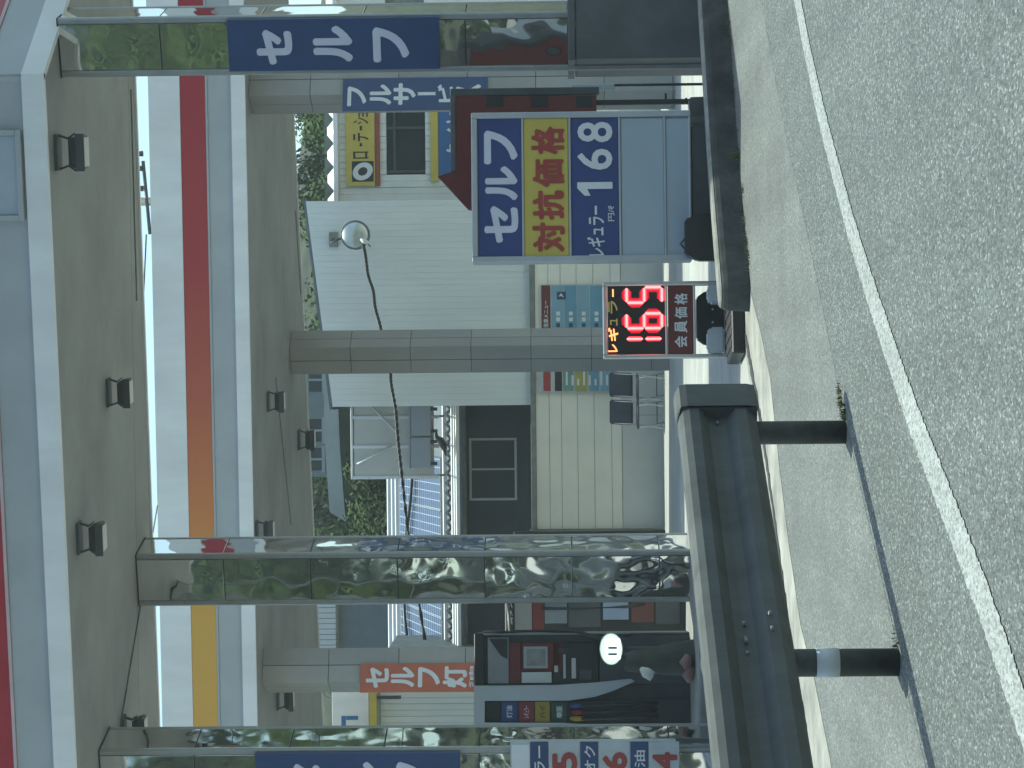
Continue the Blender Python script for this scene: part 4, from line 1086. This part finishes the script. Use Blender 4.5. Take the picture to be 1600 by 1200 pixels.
# ================================================================== FUEL DISPENSERS
def dispenser_near():
    P = Fr(*onY(1080, 1065, 22.3).xy, 4)
    root = thing('fuel_dispenser', 'grey fuel dispenser with coloured grade labels and dark display, nearest the guardrail', 'fuel pump', P)
    shell = M('pump_shell', (.45, .48, .50), .4, var=.07, scale=2); shell2 = M('pump_panel_grey', (.25, .265, .27), .35, var=.12)
    zg = 0
    l, r, b, t = P.rect(741, 1085, 988, 1146)
    xm = P.loc(900, 1072)[0]
    # body with flared shell
    box('body', darkgrey_m, root, l + .02, r - .01, .05, .5, zg, t - .02, .01)
    pts = [P.loc(*q) for q in ((741, 1146), (741, 1071), (870, 1070), (930, 1066), (985, 1060), (992, 1064), (960, 1078), (930, 1088), (890, 1094), (757, 1094), (757, 1129), (880, 1129), (920, 1132), (960, 1136), (1085, 1138), (1085, 1146))]
    prism('shell', shell, root, pts, -.06, .049, .004)
    l2, r2, b2, t2 = P.rect(757, 1085, 1094, 1130)
    box('nozzle_bay', M('bay_dark', (.028, .034, .038), .45, var=.15), root, l2, r2, .0, .048, zg, t2)
    for x0, x1, mt, s in ((760, 782, black_m, None), (784, 808, M('grade_blue', (.03, .06, .20), .5), '灯油'), (811, 834, M('grade_red', (.24, .025, .03), .5), 'レギュラー'), (836, 859, M('grade_yellow', (.38, .27, .03), .5), 'ハイ'), (862, 886, M('grade_green', (.02, .07, .04), .5), '軽')):
        q = P.rect(x0, x1, 1096, 1128); lab = box('grade_label', mt, root, q[0], q[1], -.012, -.0005, q[2], q[3], .003)
        if s:
            w_, h_ = q[1] - q[0], q[3] - q[2]; txt(lab, s, (q[0] + w_ * .2, q[1] - w_ * .2, q[2] + h_ * .3, q[3] - h_ * .3), -.012, letter_w if s != 'ハイ' else darkgrey_m, .02)
    for k, xx in enumerate((905, 905, 905)):
        X = P.loc(905, 1102 + k * 10)[0]; zt = P.loc(895, 1110)[1]
        tube('hose', black_m, root, [(X, -.02, zt), (X, -.09, zt - .1), (X + .01, -.13, zt - .4), (X + .02, -.10, zt - .72), (X + .02, .0, zt - .82)], .017, 8)
        tube('nozzle', (MATS['grade_blue'], MATS['grade_red'], MATS['grade_yellow'])[k], root, [(X, -.03, zt + .02), (X, -.07, zt - .03), (X, -.08, zt - .14)], [.02, .028, .016], 8)
    # right module: display head
    q = P.rect(741, 1085, 988, 1070)
    box('head_frame', black_m, root, q[0], q[1], -.02, .045, q[3] - .1, q[3], .008)
    box('side_strip', shell2, root, q[1] - .02, q[1], -.03, .045, P.loc(985, 990)[1], q[3] - .101, .006)
    dfs = [((762, 795, 996, 1068), shell2), ((796, 814, 1004, 1067), maroon_m), ((815, 862, 1050, 1067), cream_b), ((815, 880, 1004, 1048), maroon_m), ((864, 935, 1004, 1067), black_m), ((937, 1084, 994, 1068), darkgrey_m)]
    for px, mt in dfs: board(root, P, px, -.012, .03, mt, 'front_panel')
    prism('dark_wedge', black_m, root, [P.loc(*z_) for z_ in ((764, 998), (793, 998), (793, 1030), (782, 1024))], -.016, -.0125)
    board(root, P, (818, 856, 1010, 1044), -.03, -.0125, wframe_m, 'display_bezel'); board(root, P, (823, 852, 1014, 1040), -.034, -.0305, M('display_glass', (.30, .30, .28), .08, var=.3, scale=6), 'display')
    for x0, x1, y0, y1, mt in ((866, 872, 1040, 1050, alu), (872, 890, 1012, 1020, olive_m), (893, 900, 1028, 1060, alu), (905, 925, 1046, 1062, darkgrey_m), (880, 884, 1022, 1060, tank_m)):
        board(root, P, (x0, x1, y0, y1), -.02, -.0125, mt, 'key_block', .003)
    tube('arm_tube', darkgrey_m, root, [(P.loc(745, 988)[0], -.03, P.loc(755, 988)[1]), (P.loc(900, 986)[0], -.03, P.loc(900, 986)[1]), (P.loc(960, 1000)[0], -.05, P.loc(945, 1000)[1])], .02, 8)
    return P
DP = dispenser_near()
# lit oval touch panel
OF = Fr(*onY(1080, 1014, 22.0).xy, 4)
ov = thing('oval_lamp', 'bright white oval lit panel with dark marks in front of the dispenser', 'lit panel', OF)
l, r, b, t = OF.rect(938, 972, 990, 1038)
cx, cz = (l + r) / 2, (b + t) / 2
lit = M('lit_white', (.85, .92, .82), .4, var=0, emit=.55); lit2 = M('lit_core', (.90, 1.0, .97), .4, var=0, emit=1.3)
disc('housing', tank_m, ov, cx, cz, (r - l) / 2 + .008, (t - b) / 2 + .008, -.02, .05)
disc('glow_face', lit, ov, cx, cz, (r - l) / 2, (t - b) / 2, -.03, -.0205, 32)
q = OF.rect(946, 969, 998, 1030); box('screen', lit2, ov, q[0], q[1], -.034, -.0305, q[2], q[3], .004)
mk = M('mark_grey', (.35, .5, .5), .5)
for yy in (1020, 1010): a = OF.rect(950, 964, yy, yy + 4); box('mark', mk, ov, a[0], a[1], -.037, -.0345, a[2], a[3], .001)
tube('stand_pole', darkgrey_m, ov, [(cx, .03, 0), (cx, .03, b + .02)], .02, 8)
box('stand_base', black_m, ov, cx - .16, cx + .16, -.12, .18, 0, .04, .01)

def dispenser_far():
    P = Fr(*onY(1075, 960, 26.5).xy, 2)
    root = thing('fuel_dispenser', 'darker fuel dispenser with light blue panel behind the middle steel column', 'fuel pump', P)
    l, r, b, t = P.rect(789, 1070, 925, 990)
    box('body', black_m, root, l, r, .0, .5, 0, t, .012)
    for px, mt in (((792, 803, 932, 984), black_m), ((804, 831, 932, 984), M('pump_pale_grey', (.21, .22, .21), .4)), ((832, 850, 932, 984), maroon_m), ((851, 886, 932, 974), acbox_m if False else M('pump_blue_grey', (.19, .22, .24), .4, var=.2)), ((888, 938, 932, 980), darkgrey_m), ((942, 982, 930, 968), M('pump_light_blue', (.25, .32, .42), .4, var=.1)), ((986, 1022, 930, 972), M('pump_brown_red', (.12, .04, .03), .5, var=.2)), ((1024, 1062, 930, 975), darkgrey_m)):
        board(root, P, px, -.02, -.0005, mt, 'front_panel')
    q = P.rect(794, 801, 940, 976); txt(root, '満タン', q, -.02, letter_w, .02)
    for yy in (935, 950):
        X = P.loc(900, yy)[0]; tube('hose', black_m, root, [(X, -.03, t * .8), (X, -.14, t * .6), (X + .02, -.16, t * .35), (X + .05, -.06, t * .25)], .018, 8)
    tube('arch', darkgrey_m, root, [(l - .05, -.05, t * .35), (l - .10, -.05, t * .7), (l - .06, -.05, t * .97), (r, -.05, t * .99)], .022, 8)
dispenser_far()
# service cart with cloths
CF_ = Fr(*onY(1080, 1030, 21.6).xy, 0)
ct = thing('service_cart', 'dark cart draped with olive cloth, a white towel and pink rags by the dispenser', 'cart', CF_)
l, r, b, t = CF_.rect(978, 1085, 1000, 1062)
bm = bmesh.new(); nu, nv = 16, 12
gv = []
for j in range(nv + 1):
    ring = []
    for i in range(nu):
        a = i * 2 * math.pi / nu; v = j / nv
        rx = (r - l) / 2 * (.42 + .55 * v ** .7) * (1 + .08 * math.sin(a * 5 + v * 3)); ry = .22 * (.45 + .55 * v ** .7) * (1 + .06 * math.sin(a * 4 + 1))
        ring.append(bm.verts.new(((l + r) / 2 + rx * math.cos(a) + .05 * (v - .5), ry * math.sin(a), t * (1 - v) + .02 * math.sin(a * 3) * (1 - v))))
    gv.append(ring)
for p_, q_ in zip(gv, gv[1:]):
    for i in range(nu): bm.faces.new((p_[i], p_[(i + 1) % nu], q_[(i + 1) % nu], q_[i]))
bm.faces.new(gv[0])
from_bm('draped_cloth', bm, olive_m, ct, True)
tube('white_towel', rag_m, ct, [(CF_.loc(1000, 1040)[0], -.2, CF_.loc(1000, 1040)[1]), (CF_.loc(1008, 1046)[0], -.22, CF_.loc(1008, 1046)[1]), (CF_.loc(1018, 1052)[0], -.24, CF_.loc(1018, 1052)[1])], [.02, .055, .05], 8)
for px in ((1072, 1030), (1076, 1050)):
    x, z = CF_.loc(*px); tube('pink_rag', skin_pink, ct, [(x - .06, -.24, z), (x, -.26, z + .02), (x + .07, -.25, z - .01)], [.03, .06, .03], 8)
# pump island slab
isl = thing('pump_island', 'grey concrete island slab under the dispensers and left columns', 'island', Fr(-2.6, 21.6, -14))
bm = bmesh.new(); bm_box(bm, -2.6, 1.4, -.75, 1.4, -.02, .15, .02); from_bm('slab', bm, M('island_concrete', (.30, .30, .285), .8, var=.15), isl)

# price list board at the left column
def price_list():
    P = Fr(*(f3.o + f3.n * .10).xy, -8)
    root = thing('price_list', 'white price list with blue rows and red figures, cut by the left edge', 'sign', P)
    l, r, b, t = P.rect(798, 1056, 1156, 1262)
    box('board', pal, root, l, r, -.03, .03, b, t, .006)
    board(root, P, (800, 828, 1162, 1262), -.036, -.0305, letter_w, 'title_panel')
    for x0, s, d in ((829, 'ラー', '5'), (907, 'オク', '6'), (985, '油', '4')):
        board(root, P, (x0, x0 + 28, 1157, 1262), -.037, -.0305, blue_m, 'row_panel')
        y0 = {'ラー': (1163, 1205), 'オク': (1163, 1205), '油': (1170, 1197)}[s]
        txt(root, s, P.rect(x0 + 6, x0 + 23, *y0), -.037, letter_w, .02)
        board(root, P, (x0 + 29, x0 + 76, 1157, 1262), -.036, -.0305, pal, 'figure_panel')
        txt(root, d, P.rect(x0 + 34, x0 + 73, 1173, 1202), -.036, redtxt_m, .06)
    for px in (1160, 1250): X = P.loc(1050, px)[0]; box('leg', darkgrey_m, root, X - .02, X + .02, .031, .07, 0, b + .3)
price_list()

# ================================================================== UTILITY POLE seen in the gap between the canopies
UF = Fr(*onY(230, 315, 62).xy, 0)
up = thing('utility_pole', 'grey utility pole with cross arms seen in the sky gap between the canopies', 'pole', UF)
H_ = UF.loc(228, 315)[1] + 1.3
tube('pole', ledge_m, up, [(0, 0, 0), (0, 0, H_)], [.17, .11], 14)
zg = UF.loc(232, 315)[1]
tube('cross_arm', darkgrey_m, up, [(-.9, -.1, zg - .05), (1.1, -.1, zg + .12)], .05, 6); tube('cross_arm', darkgrey_m, up, [(-.1, -.1, zg + .55), (1.5, -.1, zg + .62)], .05, 6)
for x in (.35, .9, 1.3): tube('insulator', darkgrey_m, up, [(x, -.1, zg + .12), (x, -.1, zg + .36)], [.08, .05], 8)
for dx, dz in ((.9, .3), (.35, .55), (-.9, .05)):
    tube('wire', black_m, up, [(dx + s * (26 if dx > 0 else -26), -.1 + s * 2, zg + dz + 3.0 * s - 5 * s * (1 - s) * .25) for s in [k / 14 for k in range(15)]], .02, 5)

# ================================================================== TREES
leafs = [leaf_mat('leaves_dark', (.018, .035, .012), (.06, .095, .028)), leaf_mat('leaves_olive', (.05, .065, .02), (.15, .16, .05)), leaf_mat('leaves_fresh', (.04, .075, .02), (.12, .17, .05))]
def crown_mesh(seed, n_, leaf, squash=1.0):
    rng = random.Random(seed); vs, fs = [], []
    lobes = [(Vector((rng.gauss(0, .42), rng.gauss(0, .42), rng.uniform(-.55, .75))), rng.uniform(.22, .46)) for _ in range(17)]
    for _ in range(n_):
        c_, rad = rng.choice(lobes)
        d = Vector((rng.gauss(0, 1), rng.gauss(0, 1), rng.gauss(0, 1))).normalized()
        p = c_ + d * rad * rng.uniform(.55, 1.08); p.z *= squash
        nrm = (d + Vector((rng.uniform(-.8, .8), rng.uniform(-.8, .8), rng.uniform(-.3, .9)))).normalized()
        a = nrm.cross(Vector((rng.uniform(-1, 1), rng.uniform(-1, 1), rng.uniform(-1, 1)))).normalized(); b = nrm.cross(a)
        s = leaf * rng.uniform(.6, 1.4); o = len(vs)
        vs += [tuple(p - a * s), tuple(p + b * s * .5), tuple(p + a * s), tuple(p - b * s * .5)]; fs.append((o, o + 1, o + 2, o + 3))
    me = bpy.data.meshes.new('crown'); me.from_pydata(vs, [], fs); me.update(); return me
CROWNS = [crown_mesh(s, 24000, .028, 1.0 + .15 * (s % 3)) for s in range(4)]
def trunk_mesh(seed):
    rng = random.Random(seed + 50); bm = bmesh.new()
    bm_tube(bm, [(0, 0, 0), (.02, .01, .25), (-.02, .02, .5), (.01, 0, .8)], [.035, .027, .02, .008], 8)
    for k in range(6):
        z = rng.uniform(.3, .6); a = rng.uniform(0, 6.28); ln = rng.uniform(.15, .28)
        bm_tube(bm, [(0, 0, z), (ln * .5 * math.cos(a), ln * .5 * math.sin(a), z + .10), (ln * math.cos(a), ln * math.sin(a), z + .22)], [.013, .009, .004], 6)
    me = bpy.data.meshes.new('trunk'); bm.to_mesh(me); bm.free(); me.materials.append(bark_m); return me
TRUNKS = [trunk_mesh(s) for s in range(3)]
CM = {}
def tree(x, y, h, spread, k, mt, label, group, z=None):
    root = thing('tree', label, 'tree', loc=(x, y, floor_z(y) - .3 if z is None else z), yaw=random.uniform(0, 6.28), group=group)
    t_ = bpy.data.objects.new('trunk', TRUNKS[k % 3]); link(t_, root); t_.scale = (h, h, h)
    if (k % 4, mt) not in CM:
        me = CROWNS[k % 4].copy(); me.materials.append(leafs[mt]); CM[(k % 4, mt)] = me
    c_ = bpy.data.objects.new('crown', CM[(k % 4, mt)]); link(c_, root)
    c_.scale = (spread, spread, h * .36); c_.location = (0, 0, h * .60)
G1 = 'trees on the slope behind the station'
for i, (px, Y, h, sp, mt, lb) in enumerate(((270, 58, 9.2, 2.7, 2, 'light green tree right behind the pale service building roof'), (205, 62, 9.8, 2.8, 0, 'dark green tree behind the grey roof of the service building'),
        (350, 60, 8.3, 2.4, 0, 'dark tree above the right end of the white siding'), (430, 61, 8.0, 2.4, 2, 'tree above the white siding, mid way to the middle pillar'), (500, 64, 8.2, 2.5, 0, 'dark tree above the white siding next to the middle pillar'),
        (690, 66, 8.6, 2.6, 0, 'dark tree behind the retaining wall left of the middle pillar'), (770, 54, 7.0, 2.6, 0, 'dark tree above the beige screen on the house roof'), (840, 55, 7.4, 2.4, 2, 'green tree right of the middle steel column'),
        (800, 51, 5.8, 2.2, 0, 'low dark tree close behind the solar roof'), (730, 50.5, 6.0, 2.3, 0, 'low dark tree behind the beige screen'), (960, 60, 8.0, 2.5, 0, 'dark tree behind the grey shed'), (1110, 55, 7.6, 2.4, 1, 'yellow green tree above the white roof sign'), (1170, 57, 8.0, 2.5, 1, 'yellow green tree at the left edge above the roof sign'),
        (120, 63, 9, 2.8, 0, 'dark tree behind the full service pillar'), (780, 72, 11.5, 3.6, 2, 'green tree on the slope above the retaining wall'), (720, 76, 11.8, 3.6, 0, 'dark tree on the slope beside the distant block'), (850, 70, 11.0, 3.4, 0, 'tall dark tree on the slope right of the middle steel column'), (660, 52, 5.6, 2.0, 0, 'low dark tree at the right end of the house roof'))):
    p = onY(500, px, Y); tree(p.x, Y, h, sp, i, mt, lb, G1)
# wooded bank across the road, behind the viewer; the polished columns mirror it
bank = structure(hill('roadside_bank', -90, 60, -16, -60, 9, seed=5))
i = 0
for row, (Y, base) in enumerate(((-15, 0), (-23, 4.5), (-32, 9))):
    for x in range(-56, 22, 8):
        i += 1
        if row == 0 and x > 22: continue
        tree(x + random.uniform(-2, 2), Y + random.uniform(-2, 2), random.uniform(11, 14), random.uniform(4.0, 5.2), i, (0, 2, 1, 2, 0)[i % 5], 'broad leafed tree on the wooded bank across the road behind the viewer', 'trees on the bank across the road', z=base - .5)

# ================================================================== HAZE: thin volume added to lift the darks like veiling car glass
hz_m = bpy.data.materials.new('added_veil_haze'); hz_m.use_nodes = True
hn = hz_m.node_tree.nodes; hn.remove(hn['Principled BSDF'])
pv = hn.new('ShaderNodeVolumePrincipled'); pv.inputs['Color'].default_value = (.86, .93, .95, 1); pv.inputs['Density'].default_value = 0.0014; pv.inputs['Anisotropy'].default_value = 0.0
hz_m.node_tree.links.new(pv.outputs[0], hn['Material Output'].inputs['Volume'])
hz = box('haze', hz_m, None, -95, 95, -70, 135, -2.2, 30, 0)
hz['kind'] = 'stuff'; hz['label'] = 'thin pale haze volume added to imitate the veil of the car glass'; hz['category'] = 'haze'
